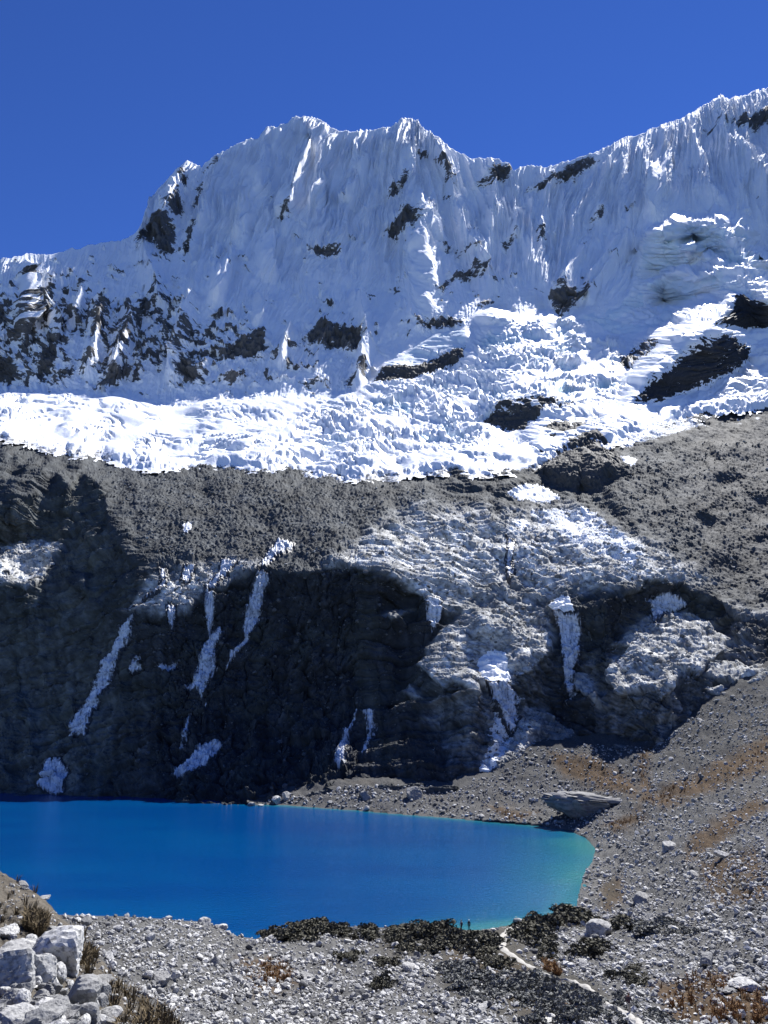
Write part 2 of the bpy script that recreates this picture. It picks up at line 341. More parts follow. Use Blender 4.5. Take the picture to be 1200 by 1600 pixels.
# --- snow face
fz = sstep(0, 25, BASE(gx_) - gy_); tfrac = np.clip((gy_ - SKY(gx_)) / np.maximum(BASE(gx_) - SKY(gx_), 1), 0, 1)
blend(fz * .9, 55.5 + 1.0 * sstep(.3, .7, tfrac))
ROCKS = [[(272,300),(287,310),(285,340),(265,346),(250,340),(268,322)],[(279,268),(292,265),(291,298),(280,300)],[(213,370),(240,345),(262,345),(275,362),(275,395),(262,403),(245,395),(240,380),(225,397),(210,394)],[(300,340),(308,345),(305,385),(290,402),(281,396),(290,375)],[(308,278),(318,290),(314,332),(300,328),(306,300)],[(315,266),(335,246),(352,252),(345,259),(325,266)],
 [(740,294),(775,255),(801,257),(801,275),(770,294)],[(818,297),(850,283),(880,262),(920,240),(936,250),(900,280),(870,290),(845,301),(825,300)],[(1136,198),(1160,182),(1210,168),(1210,195),(1160,207)],[(638,246),(665,240),(672,250),(645,256)],[(602,308),(630,285),(634,300),(612,318)],[(598,364),(640,330),(657,345),(652,370),(620,377)],[(680,260),(700,270),(712,302),(690,297)],[(485,392),(525,385),(532,404),(487,405)],[(430,348),(450,335),(452,348),(435,354)],
 [(340,547),(375,530),(410,513),(422,548),(400,565),(345,566)],[(473,532),(480,515),(500,500),(550,515),(566,520),(571,550),(545,556),(520,550),(480,542)],[(650,512),(690,495),(715,500),(737,510),(690,521),(650,522)],[(680,452),(700,430),(740,424),(766,424),(750,441),(705,441),(690,462)],[(678,383),(700,389),(722,402),(703,402)],[(690,310),(705,325),(700,335)],[(700,395),(750,400),(748,410),(735,408)],[(745,475),(770,470),(772,480),(755,485)],
 [(-20,465),(12,478),(9,505),(-20,505)],[(8,527),(35,510),(41,535),(20,541)],[(40,542),(55,514),(66,530),(60,547)],[(75,518),(92,530),(91,560),(72,602),(28,602),(58,572),(72,545)],[(-40,555),(25,563),(42,590),(20,602),(-40,602)],[(139,533),(155,493),(168,495),(165,515),(150,542)],[(163,548),(190,509),(202,520),(186,545),(165,557)],[(118,583),(135,564),(152,570),(130,592)],[(142,613),(160,590),(202,574),(206,590),(165,612)],[(84,593),(105,575),(112,590),(90,607)],[(203,502),(225,469),(239,475),(236,500),(215,507)],[(119,502),(138,489),(136,506)],[(73,473),(86,474),(84,496),(69,497)],[(124,461),(144,453),(141,471)],[(153,462),(164,453),(161,477)],[(95,482),(112,478),(109,494)],[(283,562),(300,554),(312,578),(322,600),(290,597),(274,590)],[(343,592),(380,580),(397,590),(360,607)],[(474,602),(495,589),(505,597),(480,610)],[(533,605),(560,580),(577,573),(571,600),(545,612)],[(245,450),(252,440),(250,465)],[(60,430),(72,425),(70,432)],[(860,472),(880,450),(900,455),(930,455),(900,477),(880,497),(863,492)],[(920,350),(945,335),(940,350),(920,360)],[(975,330),(995,325),(990,335)],[(780,380),(800,372),(805,380),(790,396)],[(838,360),(850,355),(852,375),(838,378)],[(1100,200),(1130,198),(1135,206),(1105,210)]]
sdr = field_max(gx_, gy_, ROCKS); mr = sstep(-4, 3, sdr)
blend(mr * fz, 74)
LITS = [([(640,302),(665,335),(690,365),(720,405),(757,421),(700,407),(680,387),(655,347)],.0035),([(658,376),(680,395),(722,415),(737,426),(705,435),(680,445),(662,440),(657,400)],.0035),([(695,440),(725,438),(757,440),(766,466),(735,470),(720,476),(680,490),(660,480),(665,455)],.003),([(575,492),(610,455),(640,440),(656,445),(650,480),(640,500),(620,517),(590,517)],.0012),
 ([(415,392),(420,385),(437,423),(405,425)],.004),([(345,412),(360,405),(363,440),(350,460),(328,447)],.004),([(405,470),(414,502),(393,497)],.004),([(482,218),(486,240),(472,270),(454,300),(447,330),(440,320),(455,280),(470,240)],.004),([(468,362),(500,330),(545,325),(532,366),(500,367)],.0022),([(493,310),(505,300),(510,322),(497,322)],.003),([(40,423),(51,460),(52,500),(42,527),(34,500),(34,460)],.004),([(55,505),(72,510),(66,532)],.004),([(78,505),(97,523),(88,532)],.004),([(0,500),(14,500),(12,515),(0,518)],.004),([(400,255),(420,240),(425,270),(410,300),(400,290)],.002),([(530,290),(560,270),(560,305),(535,308)],.0016),
 ([(870,442),(905,400),(911,420),(906,462)],.0025),([(915,466),(960,420),(996,390),(986,440),(930,467)],.0022),([(1015,255),(1035,245),(1060,270),(1065,300),(1040,330),(1020,320),(1025,290)],.0022),([(1105,300),(1125,280),(1130,300),(1115,310)],.002)]
for pl, tx in LITS:
    s = poly_sd(gx_, gy_, pl); mm = sstep(-3, 3, s); turn(mm, tx); blend(mm * .8, 46)
# --- glacier: black crag, arch of ice, domes
OUTC = {'crag': [(980,642),(1000,610),(1040,575),(1065,545),(1100,528),(1125,522),(1150,530),(1173,550),(1171,570),(1140,590),(1100,605),(1060,620),(1030,636)],
 'upper': [(1118,505),(1140,490),(1150,470),(1165,465),(1205,477),(1205,515),(1165,515)],
 'dome': [(820,700),(828,668),(860,650),(900,647),(940,659),(956,685),(958,700),(900,712),(850,730),(838,722)],
 'slab': [(828,738),(860,715),(935,688),(973,715),(970,740),(945,767),(900,771),(845,748)],
 'left': [(750,662),(775,640),(800,630),(860,624),(908,630),(905,640),(850,648),(828,662),(825,682),(790,676)],
 'arch': [(582,602),(598,577),(640,575),(700,556),(726,544),(729,566),(700,576),(640,596),(600,607)]}
for k, th in (('crag', 76), ('upper', 72), ('arch', 74), ('left', 60)):
    s = poly_sd(gx_, gy_, OUTC[k]); blend(sstep(-3, 3, s), th)
s = poly_sd(gx_, gy_, OUTC['dome']); m_ = sstep(-4, 4, s); blend(m_, np.where(gx_ < 885, 66, 42)); 
s = poly_sd(gx_, gy_, OUTC['slab']); m_ = sstep(-4, 4, s); blend(m_, np.where(gy_ > 735, 58, 40))
ICEWALL = [[(600,572),(640,545),(680,522),(725,512),(730,545),(690,558),(640,575),(610,578)],[(1010,372),(1040,355),(1100,350),(1120,370),(1170,400),(1150,420),(1100,400),(1060,390),(1080,405),(1050,430),(1000,420)],[(1090,430),(1130,425),(1190,470),(1150,465),(1110,450)],[(1000,450),(1060,430),(1100,445),(1090,470),(1040,470)],[(900,500),(940,480),(1000,460),(1010,480),(960,500),(1000,510),(1030,500),(1040,480),(1060,500),(990,530),(950,520)],[(1060,370),(1110,350),(1165,370),(1160,385),(1100,375)]]
for i_, pl in enumerate(ICEWALL):
    s = poly_sd(gx_, gy_, pl); blend(sstep(-3, 4, s) * .85, 64)
SNOWF = [[(1010,360),(1040,341),(1065,336),(1085,340),(1115,330),(1160,346),(1120,345),(1060,350),(1020,366)],[(1020,500),(1060,470),(1100,460),(1140,475),(1120,500),(1060,530),(1000,580),(980,610),(970,590),(1010,540)],[(1000,445),(1030,428),(1060,420),(1110,412),(1130,424),(1070,432),(1040,434),(1010,450)],[(1058,378),(1088,368),(1093,382),(1066,388)],[(1092,392),(1130,398),(1142,412),(1100,405)],[(1150,386),(1180,382),(1212,392),(1212,418),(1165,402)],[(1180,424),(1212,432),(1212,470),(1192,462)],[(1010,482),(1040,470),(1050,480),(1020,492)],[(1140,350),(1172,362),(1165,370),(1145,362)],[(745,500),(770,480),(820,492),(862,484),(860,500),(800,500)]]
for pl in SNOWF:
    s = poly_sd(gx_, gy_, pl); blend(sstep(-3, 4, s), 26)
gx_, gy_ = GX0, GY0
# broken ledges and steps all over the rock
rz = sstep(-4, 10, gy_ - FRONT(gx_)) * sstep(20, -5, gy_ - FOOT(gx_))
sc0 = sstep(-12, 12, field_max(gx_, gy_, [[(0,690),(240,738),(500,750),(640,755),(760,775),(700,800),(620,800),(540,850),(440,880),(330,890),(290,870),(230,850),(190,800),(170,740),(100,700)],[(980,700),(1210,650),(1210,960),(1120,930),(1060,890),(1010,830),(960,780)]], 20))
led0 = sstep(-3, 3, field_max(gx_, gy_, [l[0] for l in LEDGES], 10))
ang0 = np.interp(gx_, [-160, 200, 500, 640, 760, 900, 1360], [-.8, -.8, -.4, .8, .8, .5, .35]) + .35 * perlin(gx_ / 90, gy_ / 60, 820)
a0 = gx_ * np.cos(ang0) + gy_ * np.sin(ang0); b0 = -gx_ * np.sin(ang0) + gy_ * np.cos(ang0)
a0 = gx_ * .85 + gy_ * .5 * np.sign(ang0); b0 = gy_ * .85 - gx_ * .5 * np.sign(ang0) + 5 * fbm(gx_ / 30, gy_ / 30, 3, 821)
nz0 = fbm(a0 / 30, b0 / 9, 4, 822, gain=.65) * 1.1 + .7 * fbm(gx_ / 45, gy_ / 22, 4, 823, gain=.6)
A0 = rz * ((1 - mw) * (1 - (.62 - .3 * (gx_ > 900)) * sc0) * 36 + mw * (1 - led0) * 24 + led0 * 38)
theta = np.clip(theta + A0 * nz0 + 6 * rz * led0, 7, 85)
gxo = gxo + rz * (.0022 * (1 - .7 * sc0)) * fbm(gx_ / 22, gy_ / 14, 4, 824, gain=.6) * (1 + .6 * mw)
theta = blur(theta, 1); gxo = blur(gxo, 1)
tt = np.tan(np.radians(np.clip(theta, 5, 86)))
gyo = dt / np.maximum(tt - tpy, .12)
def poisson(gx, gy):
    H, W = gx.shape; ex = .5 * (gx[:, 1:] + gx[:, :-1]) * ST; ey = .5 * (gy[1:] + gy[:-1]) * ST
    f = np.zeros((H, W)); WX = .18; f[:, :-1] -= ex * WX; f[:, 1:] += ex * WX; f[:-1] -= ey; f[1:] += ey
    e = np.concatenate([f, f[::-1]], 0); e = np.concatenate([e, e[:, ::-1]], 1)
    lam = (2 - 2 * np.cos(PI * np.arange(2 * H) / H))[:, None] + WX * (2 - 2 * np.cos(PI * np.arange(2 * W) / W))[None]
    lam[0, 0] = 1; q = np.fft.fft2(e) / lam; q[0, 0] = 0
    return np.real(np.fft.ifft2(q))[:H, :W]
u = poisson(gxo, gyo)
ug = Grid(X0, Y0g, ST, u)
res = [math.log(c) - float(ug(a, b)) for a, b, c in ANCH]
L = u + RBF([(a, b) for a, b, _ in ANCH], res, 4e-3)(gx_, gy_)
LOGY = Grid(X0, Y0g, ST, L)
def terr_Y(px, py): return np.exp(LOGY(px, py))

# ------------------------------------------------------------------ snow mountain
RIBS = [(16,15,[(485,193),(482,235),(468,275),(452,310),(446,338)]),(12,12,[(520,200),(506,240),(499,280),(493,322)]),(14,13,[(415,200),(412,250),(395,290),(385,330),(374,372)]),(12,12,[(345,236),(341,270),(330,310),(318,352)]),
 (14,32,[(640,186),(622,240),(632,280),(656,330),(658,380),(655,440),(640,505)]),(18,20,[(655,190),(690,260),(702,320),(722,370),(745,410),(762,442)]),(12,12,[(288,255),(272,290),(262,330),(246,365)]),(14,16,[(222,395),(236,430),(250,470)]),
 (16,17,[(1125,150),(1130,190),(1126,220),(1150,250),(1176,280),(1205,303)]),(14,15,[(1080,178),(1078,220),(1095,260),(1106,300),(1122,322)]),(13,14,[(1000,208),(1005,250),(1020,290),(1018,332)]),(12,10,[(905,398),(885,435),(868,468)]),(12,10,[(985,372),(950,420),(918,466)]),(10,9,[(965,380),(930,430),(905,466)]),
 (12,12,[(576,258),(560,290),(542,315)]),(16,14,[(40,415),(45,460),(43,512)]),(14,10,[(82,488),(88,522)]),(12,10,[(130,468),(120,502)]),(15,12,[(419,382),(414,408),(422,430)]),(15,13,[(358,405),(346,440),(338,470)]),
 (11,12,[(760,248),(770,300),(766,350),(758,395)]),(10,10,[(802,262),(811,320),(806,372)]),(10,11,[(861,256),(851,310),(846,365)]),(12,10,[(408,466),(404,500)]),(12,12,[(960,222),(950,280),(930,340)]),(10,9,[(1040,195),(1036,250),(1040,300)]),(13,14,[(155,480),(150,530),(140,580)]),(12,12,[(200,490),(195,540),(175,590)]),(12,12,[(300,470),(285,530),(270,590)]),(12,13,[(560,470),(572,540),(560,600)]),(10,10,[(455,520),(440,570)])]
def build_mountain():
    W = 1600; Hf = 500; px1 = np.linspace(-120, 1320, W)
    crest = SKY(px1) + 2.2 * perlin(px1 / 13, px1 * 0, 3) + 1.5 + 2.2 * fbm(px1 / 9, px1 * 0 + 4, 3, 5, kind='r') + 2.5 * perlin(px1 / 30, px1 * 0 + 8, 7)
    v = np.linspace(0, 1, Hf)[:, None]                      # 0 = crest
    px = np.broadcast_to(px1, (Hf, W)); bot = BASE(px1) + 26
    py = crest + (bot - crest) * v
    P = ray_pt(px, py, terr_Y(px, py)); Nn = normals(P)
    for _ in range(1): Nn = np.stack([blur(Nn[..., k], 4) for k in range(3)], -1)
    Nn /= np.linalg.norm(Nn, axis=-1, keepdims=True)
    rock = field_max(px, py, ROCKS, 12)
    da = px * .8 + py * .6; db = -px * .6 + py * .8 if False else px * .55 + py * .85
    wob = 7 * fbm(px / 12, py / 9, 4, 21) + 7 * fbm((px - py * .8) / 26, db / 5, 3, 22)
    rk = sstep(-9, 11, rock + wob)
    dn = sstep(60, -10, np.hypot((px - 150) / 2.6, py - 520) - 60) * .5 + sstep(60, -10, np.hypot((px - 450) / 3, (py - 560) * 1.5) - 40) * .2
    speck = sstep(.26, .5, fbm(px / 17, py / 10, 4, 40) + dn * .8) * sstep(.0, .4, perlin(px / 90, py / 60, 44) + .05 + dn) * sstep(215, 330, py)
    rk = np.maximum(rk, speck * .8); thin = sstep(.24, .42, fbm((px + .8 * py) / 46, (py - .45 * px) / 5.5, 4, 46)) * sstep(-.05, .3, perlin(px / 75, py / 55, 47) + dn) * sstep(300, 400, py); rk = np.maximum(rk, .8 * thin); rk *= sstep(-2, 10, BASE(px) + 4 - py)
    slant = np.interp(px, [-120, 200, 450, 560, 640, 700, 800, 950, 1050, 1200], [.15, .3, .38, .3, .05, -.35, -.05, .35, .1, -.35])
    s = px + slant * (py - 350) + 9 * fbm(px / 60, py / 45, 2, 8)
    wgt = 1 - .8 * rk; calm = sstep(.1, -.35, perlin(px / 110 + 3, py / 80, 71)) * (.7 - .3 * sstep(420, 340, py))
    amp = (1 - calm) * sstep(-5, 60, BASE(px) - py)
    ribs = np.zeros(px.shape)
    for amp_, wd_, ln in RIBS:
        q = np.array(ln, float); lo = q.min(0) - wd_ - 8; hi = q.max(0) + wd_ + 8
        m = (px > lo[0]) & (px < hi[0]) & (py > lo[1]) & (py < hi[1])
        if not m.any(): continue
        x_ = px[m] + 3.5 * perlin(px[m] / 26, py[m] / 40, 77) + 1.5 * perlin(px[m] / 7, py[m] / 30, 78); y_ = py[m]; dm = np.full(x_.shape, 1e9)
        for i in range(len(q) - 1):
            e = q[i + 1] - q[i]; t_ = np.clip(((x_ - q[i, 0]) * e[0] + (y_ - q[i, 1]) * e[1]) / (e @ e), 0, 1)
            dm = np.minimum(dm, np.hypot(x_ - q[i, 0] - t_ * e[0], y_ - q[i, 1] - t_ * e[1]))
        ribs[m] = np.maximum(ribs[m], 1.75 * amp_ * np.clip(1 - dm / (1.25 * wd_), 0, 1) ** 1.2)
    ribs *= .2 + .8 * sstep(0, 45, py - crest)
    def fin(x, y, sd, k=1.6): return np.clip(1 - np.abs(perlin(x, y, sd)) * 1.9, 0, 1) ** k - .35
    w2 = 4 * perlin(px / 40, py / 50, 9); up = sstep(470, 370, py + 60 * (px < 300)) * .7 + .3; fl = wgt * (.25 + .75 * amp) * up
    d = ribs + 19 * fin(s / 52, py / 170, 1, 1.2) * amp * up
    d += 12 * fin((s + w2) / 21, py / 130, 2) * fl
    d += 11 * fin((s + w2) / 10, py / 85, 3) * fl * sstep(-.4, .2, perlin(px / 60, py / 70, 73))
    d += 7.5 * fin((s + .6 * w2) / 6.2, py / 60, 5) * fl * (1 + .6 * sstep(380, 300, py)) + 2.2 * fin(s / 3.4, py / 26, 6) * fl
    tuft = sstep(.1, .5, fbm(s / 20, py / 16, 3, 48)) * sstep(430, 330, py) * wgt; d += tuft * 7 * fbm(s / 7, py / 10, 3, 49, kind='b')
    d += 3.0 * fbm(px / 22, py / 13, 4, 4) + 1.0 * fbm(px / 6, py / 4, 2, 6)
    q = (px + py * .7)
    f1, f2, fi, ft = worley(q / 22 + .4 * perlin(px / 12, py / 12, 13), (py - px * .35) / 12, 12, True); g1, g2, gi, gt = worley(q / 8, (py - px * .35) / 4.5, 14, True)
    d += rk * ((fi - .5) * 12 + ft * 10 + (gi - .5) * 5 + gt * 5 + 4)
    d *= sstep(-1, 20, py - crest) * .8 + .2
    d -= 5 * sstep(0, 24, py - BASE(px))
    P = P + Nn * d[..., None]
    # the far side of the ridge
    B = []; top = P[0]
    for k in range(1, 15):
        s_ = 6 * k ** 1.7; B.append(top + np.stack([0 * top[:, 0], s_ + 0 * top[:, 0], -1.15 * s_ + 3.0 * (k < 2) + 10 * perlin(px1 / 25, px1 * 0 + k * .5, 60) * min(k, 6) * .4], -1))
    P = np.concatenate([np.array(B[::-1]), P], 0)
    rk = np.concatenate([np.zeros((14, W)), rk], 0)
    o = mesh('mountain', P.reshape(-1, 3), grid_faces(14 + Hf, W), M_MOUNT, {'rock': .83 * rk.ravel()})
    tag(o, 'snow covered mountain face with ice flutes and dark rock bands', 'mountain', kind='structure')
build_mountain()

# ------------------------------------------------------------------ glacier
def build_glacier():
    st = 1.15; px, py = np.meshgrid(np.arange(-120, 1320, st), np.arange(322, 775, st))
    P = ray_pt(px, py, terr_Y(px, py)); Nn = normals(P); Nn = np.stack([blur(Nn[..., k], 5) for k in range(3)], -1)
    Nn /= np.linalg.norm(Nn, axis=-1, keepdims=True)
    top = py - BASE(px); wob = 3 * fbm(px / 20, py / 20, 3, 50)
    low = FRONT(px) + 4 * fbm(px / 25, py * 0, 3, 52) + (9 + 10 * sstep(820, 900, px)) * fbm(px / 14, py / 5, 4, 53, gain=.6) - py
    ins = np.minimum(top, low)
    # how broken the ice is
    brk = field_max(px, py, [[(560,620),(640,600),(740,565),(740,520),(860,500),(960,520),(985,570),(960,620),(900,620),(780,640),(740,690),(640,700),(560,700),(430,690),(380,640)]], 60)
    brk = sstep(-30, 15, brk)
    mid = sstep(-25, 10, field_max(px, py, [[(0,625),(150,640),(190,690),(100,690),(0,660)],[(220,680),(330,655),(420,680),(420,725),(320,720),(230,700)],[(420,640),(560,640),(600,740),(500,735),(420,730)],[(1120,560),(1200,520),(1210,650),(1130,640)],[(990,380),(1200,350),(1210,470),(1100,500),(990,500)]], 40))
    brk = np.maximum(brk, mid * .35)
    brk = brk * (.25 + .75 * sstep(-.35, .15, perlin(px / 60 + 3, py / 26, 63))) * (.25 + .75 * sstep(380, 600, px))
    sw = px + 8 * perlin(px / 40, py / 25, 60); tw = py + 5 * perlin(px / 40, py / 25, 61) - .12 * px
    d1, d2, idv, tl = worley(sw / 13, tw / 6.0, 3, True); e1 = d2 - d1
    d1b, d2b, idb, tlb = worley(sw / 5.5 + 7, tw / 3.0, 9, True); e2 = d2b - d1b
    d1c, d2c, idc, tlc = worley(sw / 34 + 7, tw / 13.0, 19, True)
    ser = .75 * ((idv - .4) * 8 + tl * 4) * sstep(0, .12, e1) + .7 * ((idb - .5) * 3.4 + tlb * 2) * sstep(0, .15, e2) + (idc - .5) * 9 + tlc * 4
    cre = fbm(sw / 60, tw / 9, 3, 31, kind='r')
    d = brk * ser + (.25 + .75 * mid) * 7 * np.minimum(cre - .25, .35) + 2.0 * fbm(px / 40, py / 12, 4, 33)
    crk = np.abs(perlin(sw / 46 + 2 * perlin(px / 70, py / 30, 36), (py + 14 * np.sin(px / 60.)) / 7.5, 35))
    d *= 1 - .6 * sstep(600, 300, px); d -= 7 * sstep(.16, .02, crk) * sstep(-.35, .1, perlin(px / 80, py / 30, 37)) * (.35 + .65 * np.maximum(mid, brk))
    d += 5 * sstep(.2, -.2, perlin(px / 90, py / 26, 34))
    d *= .35 + .65 * sstep(0, 14, ins)
    d += 2.0 * sstep(-1, 8, low) + 2.5 * sstep(-1, 10, top) - 3
    big = sstep(1010, 1040, px) * sstep(470, 430, py)
    h1, h2, hi, ht = worley(sw / 40, py / 20 + .2 * px / 40, 41, True); k1, k2, ki, kt = worley(sw / 14, py / 8, 42, True)
    d += big * (5 * fbm(px / 45, py / 22, 3, 39, kind='b') + ((hi - .5) * 16 + ht * 8) * sstep(0, .1, h2 - h1) + ((ki - .5) * 6 + kt * 4) * sstep(0, .12, k2 - k1))
    P = P + Nn * d[..., None]
    ice = np.clip(.15 + .45 * brk - .04 * d + .3 * sstep(0, -.5, cre) * mid, 0, 1)
    ice = np.maximum(ice, .5 * sstep(-4, 3, field_max(px, py, ICEWALL)))
    dirt = .55 * sstep(16, 2, low) * sstep(.0, .4, perlin(px / 40, py / 20, 80) + .25) * (px < 860)
    keep = (top > -4) & (low > -5)
    V, f, a, _ = compact(P.reshape(-1, 3), grid_faces(*px.shape, keep), {'ice': ice, 'dirt': dirt})
    tag(mesh('glacier', V, f, M_GLAC, a), 'broken white and pale blue glacier hanging below the snow face', 'glacier', kind='structure')
    return Grid(-120, 322, st, P), Grid(-120, 322, st, Nn)
GLAC, GLACN = build_glacier()

# ------------------------------------------------------------------ cliff and rock bench
SNOWP = [[(790,772),(815,757),(845,757),(862,768),(877,780),(840,786),(800,779)],[(873,796),(890,810),(908,832),(928,843),(900,840),(884,822)],[(905,793),(920,795),(926,815),(938,828),(915,817)],[(858,948),(874,925),(890,930),(897,955),(868,958)],[(970,712),(985,713),(999,717),(991,728),(975,723)],[(947,655),(990,655),(1030,667),(1010,680),(985,697),(960,690)],[(285,820),(298,815),(300,828),(288,833)],[(800,815),(815,805),(830,815),(815,830)],[(743,1035),(765,1015),(790,1020),(800,1060),(780,1070),(755,1060)]]
def build_cliff():
    st = .95; px, py = np.meshgrid(np.arange(-110, 1310, st), np.arange(600, 1300, st)); qx = px + 8 * fbm(px / 44, py / 30, 5, 801, gain=.6); qy = py + 8 * fbm(px / 44, py / 30, 5, 811, gain=.6)
    P = ray_pt(px, py, terr_Y(px, py)); Nb = normals(P); Nn = np.stack([blur(Nb[..., k], 3) for k in range(3)], -1)
    Nn /= np.linalg.norm(Nn, axis=-1, keepdims=True)
    wl = sstep(-4, 6, field_max(qx, qy, [wall], 20)); led = sstep(-4, 4, field_max(qx, qy, [l[0] for l in LEDGES], 12)); wl = wl * (1 - led)
    scree = sstep(-15, 15, np.maximum(field_max(px, py, [[(0,690),(240,738),(500,750),(640,755),(760,775),(700,800),(620,800),(540,850),(440,880),(330,890),(290,870),(230,850),(190,800),(170,740),(100,700)],[(980,700),(1210,650),(1210,960),(1120,930),(1060,890),(1010,830),(960,780)]], 30), -30))
    # foliation runs down to the right on the right half, steeply down to the left in the middle
    ang = np.interp(px, [-120, 200, 500, 640, 760, 900, 1320], [-.9, -.9, -.5, .75, .9, .5, .35])
    ca, sa = np.cos(ang), np.sin(ang); a = px * ca + py * sa; b = -px * sa + py * ca
    b2 = b + 6 * fbm(px / 50, py / 35, 2, 90)
    wx = px + 6 * perlin(px / 30, py / 30, 91)
    bench = (1 - wl) * (1 - .75 * scree)
    U_, V_ = P[..., 0], P[..., 1]
    an2 = np.interp(px, [-120, 250, 560, 760, 1320], [-.5, -.4, .5, .65, .45]); a2 = U_ * np.cos(an2) - V_ * np.sin(an2) * .45; b3 = U_ * np.sin(an2) + V_ * np.cos(an2) * .45 + 2.5 * fbm(U_ / 9, V_ / 14, 2, 89)
    d = 3.2 * fbm(px / 70, py / 40, 3, 92) * (1 - .5 * wl)
    W_ = V_ + 1.25 * P[..., 2]; ua = U_ * np.cos(an2) - W_ * np.sin(an2); wa = U_ * np.sin(an2) + W_ * np.cos(an2)
    ua = ua + 2.2 * fbm(U_ / 7, W_ / 7, 3, 60); wa = wa + 2.2 * fbm(U_ / 7, W_ / 7, 3, 61)
    rockw = np.clip((1 - .65 * scree) * (1 - wl) * .42 + .6 * wl, 0, 1); grz = np.clip(wl, .0, 1)
    d += bench * 2.6 * fbm(U_ / 30, W_ / 50, 3, 93) + wl * 4.5 * fbm(U_ / 24, W_ / 70, 3, 95, kind='b')
    for c_, k_, w_, sd_ in ((17, 2.1, .34, 15), (6.5, 1.9, .40, 16), (2.6, 1.7, .42, 17), (1.15, 1.5, .36, 18)):
        f1, f2, fi, ft = worley(ua / (c_ * k_), wa / c_, sd_, True); d += rockw * (1 if c_ < 10 else grz * .7) * c_ * ((fi - .5) * w_ * .9 + ft * w_ * 1.25 - .22 * sstep(.10, .0, f2 - f1))
    d += rockw * .5 * fbm(ua / 2, wa / 1.2, 3, 62, gain=.6)
    d1, d2, idv = worley(U_ / 2.6, V_ / 3.2, 5)
    d += scree * (.9 * sstep(.55, .1, d1) * (idv > .4) * (idv + .2) + 1.3 * fbm(U_ / 14, V_ / 18, 4, 98)) * (1 - wl)
    d += .35 * fbm(px / 3.5, py / 2.5, 2, 99)
    d -= 4.0 * sstep(6, 24, FRONT(px) - py) + 2.0 * sstep(0, 18, py - FOOT(px)) * (px > 400)
    P = P + Nn * d[..., None]
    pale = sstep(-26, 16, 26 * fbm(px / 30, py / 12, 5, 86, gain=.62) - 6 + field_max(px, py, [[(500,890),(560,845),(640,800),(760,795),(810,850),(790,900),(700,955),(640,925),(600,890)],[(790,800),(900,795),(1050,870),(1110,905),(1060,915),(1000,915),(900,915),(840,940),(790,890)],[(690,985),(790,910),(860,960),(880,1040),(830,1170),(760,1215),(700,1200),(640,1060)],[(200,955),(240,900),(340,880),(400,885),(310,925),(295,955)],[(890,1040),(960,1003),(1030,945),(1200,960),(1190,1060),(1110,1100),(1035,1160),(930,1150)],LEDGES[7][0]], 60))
    nz = fbm(px / 30, py / 18, 4, 101)
    g = np.zeros(P.shape)
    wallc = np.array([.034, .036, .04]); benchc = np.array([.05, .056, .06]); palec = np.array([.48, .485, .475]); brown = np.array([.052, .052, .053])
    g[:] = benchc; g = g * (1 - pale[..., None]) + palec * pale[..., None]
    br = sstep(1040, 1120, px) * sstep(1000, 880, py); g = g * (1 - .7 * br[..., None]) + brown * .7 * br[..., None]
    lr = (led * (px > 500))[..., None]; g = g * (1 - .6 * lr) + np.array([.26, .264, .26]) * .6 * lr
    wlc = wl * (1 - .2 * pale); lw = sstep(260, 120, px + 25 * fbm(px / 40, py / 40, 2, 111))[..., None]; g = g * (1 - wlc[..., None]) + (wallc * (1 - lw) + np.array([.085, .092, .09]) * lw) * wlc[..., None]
    g *= (1 + .9 * wl * fbm(wx / 11, py / 90, 4, 102))[..., None]; moss = (wl * sstep(.0, .4, perlin(px / 60, py / 80, 102)))[..., None]; g = g * (1 - .4 * moss) + np.array([.05, .056, .05]) * .4 * moss
    g *= (1 + .7 * scree * fbm(px / 70, py / 26, 4, 109))[..., None]
    stk = fbm((px * .85 + py * .5) / 26, (py * .85 - px * .5) / 6, 4, 105, gain=.65) + .6 * fbm(px / 8, py / 4, 3, 106)
    g *= (1 + .5 * nz[..., None]) * np.clip(1 + (.45 + .85 * pale) * stk, .22, 1.9)[..., None]
    snow = np.maximum(np.maximum(.36 * sstep(.0, .4, perlin(px / 60, py / 30, 103)) * pale * (1 - wl), .5 * sstep(70, 5, py - FRONT(px)) * sstep(900, 960, px) * sstep(-.1, .4, fbm((px + py) / 30, (py - .4 * px) / 7, 4, 108))), .62 * sstep(-14, 3, field_max(px, py, [[(830,800),(930,800),(1010,860),(990,880),(900,850)],[(940,650),(1060,650),(1100,660),(1000,690)],[(1030,930),(1045,940),(1030,965)],[(780,1075),(812,1090),(800,1150),(775,1195),(760,1215),(750,1200),(780,1130)]])))
    for q in ((0,785),(0,1000),(0,1240),(200,955),(200,1249),(470,895),(470,1100),(470,1240),(600,890),(850,940),(1000,925),(0,690),(400,735)): open('/tmp/dbg.txt','a').write(str((q,float(terr_Y(*q)),float(terr_Y(*q)*tan_of(q[1]))))+chr(10)) if os.environ.get('DBG') else None
    snow = np.maximum(snow, wl * .44 * sstep(.0, .45, fbm((px + .3 * py) / 9, py / 60, 4, 112, gain=.6)) * sstep(-5, 30, field_max(px, py, [[(590,1000),(720,1040),(740,1200),(620,1200)],[(340,900),(440,900),(400,1060),(280,1200),(240,1180)],[(180,960),(240,980),(150,1180),(90,1180)],[(860,960),(960,960),(930,1120),(860,1120)],[(500,1100),(600,1100),(590,1200),(500,1210)]], 40)))
    keep = (py > FRONT(px) - 30) & (py < FOOT(px) + 22)
    keep |= (py > 615) & (py < FRONT(px)) & (px > 700) & (py > FRONT(px) - 60)
    V, f, at, cl = compact(P.reshape(-1, 3), grid_faces(*px.shape, keep), {'snow': snow}, {'Col': g.reshape(-1, 3)})
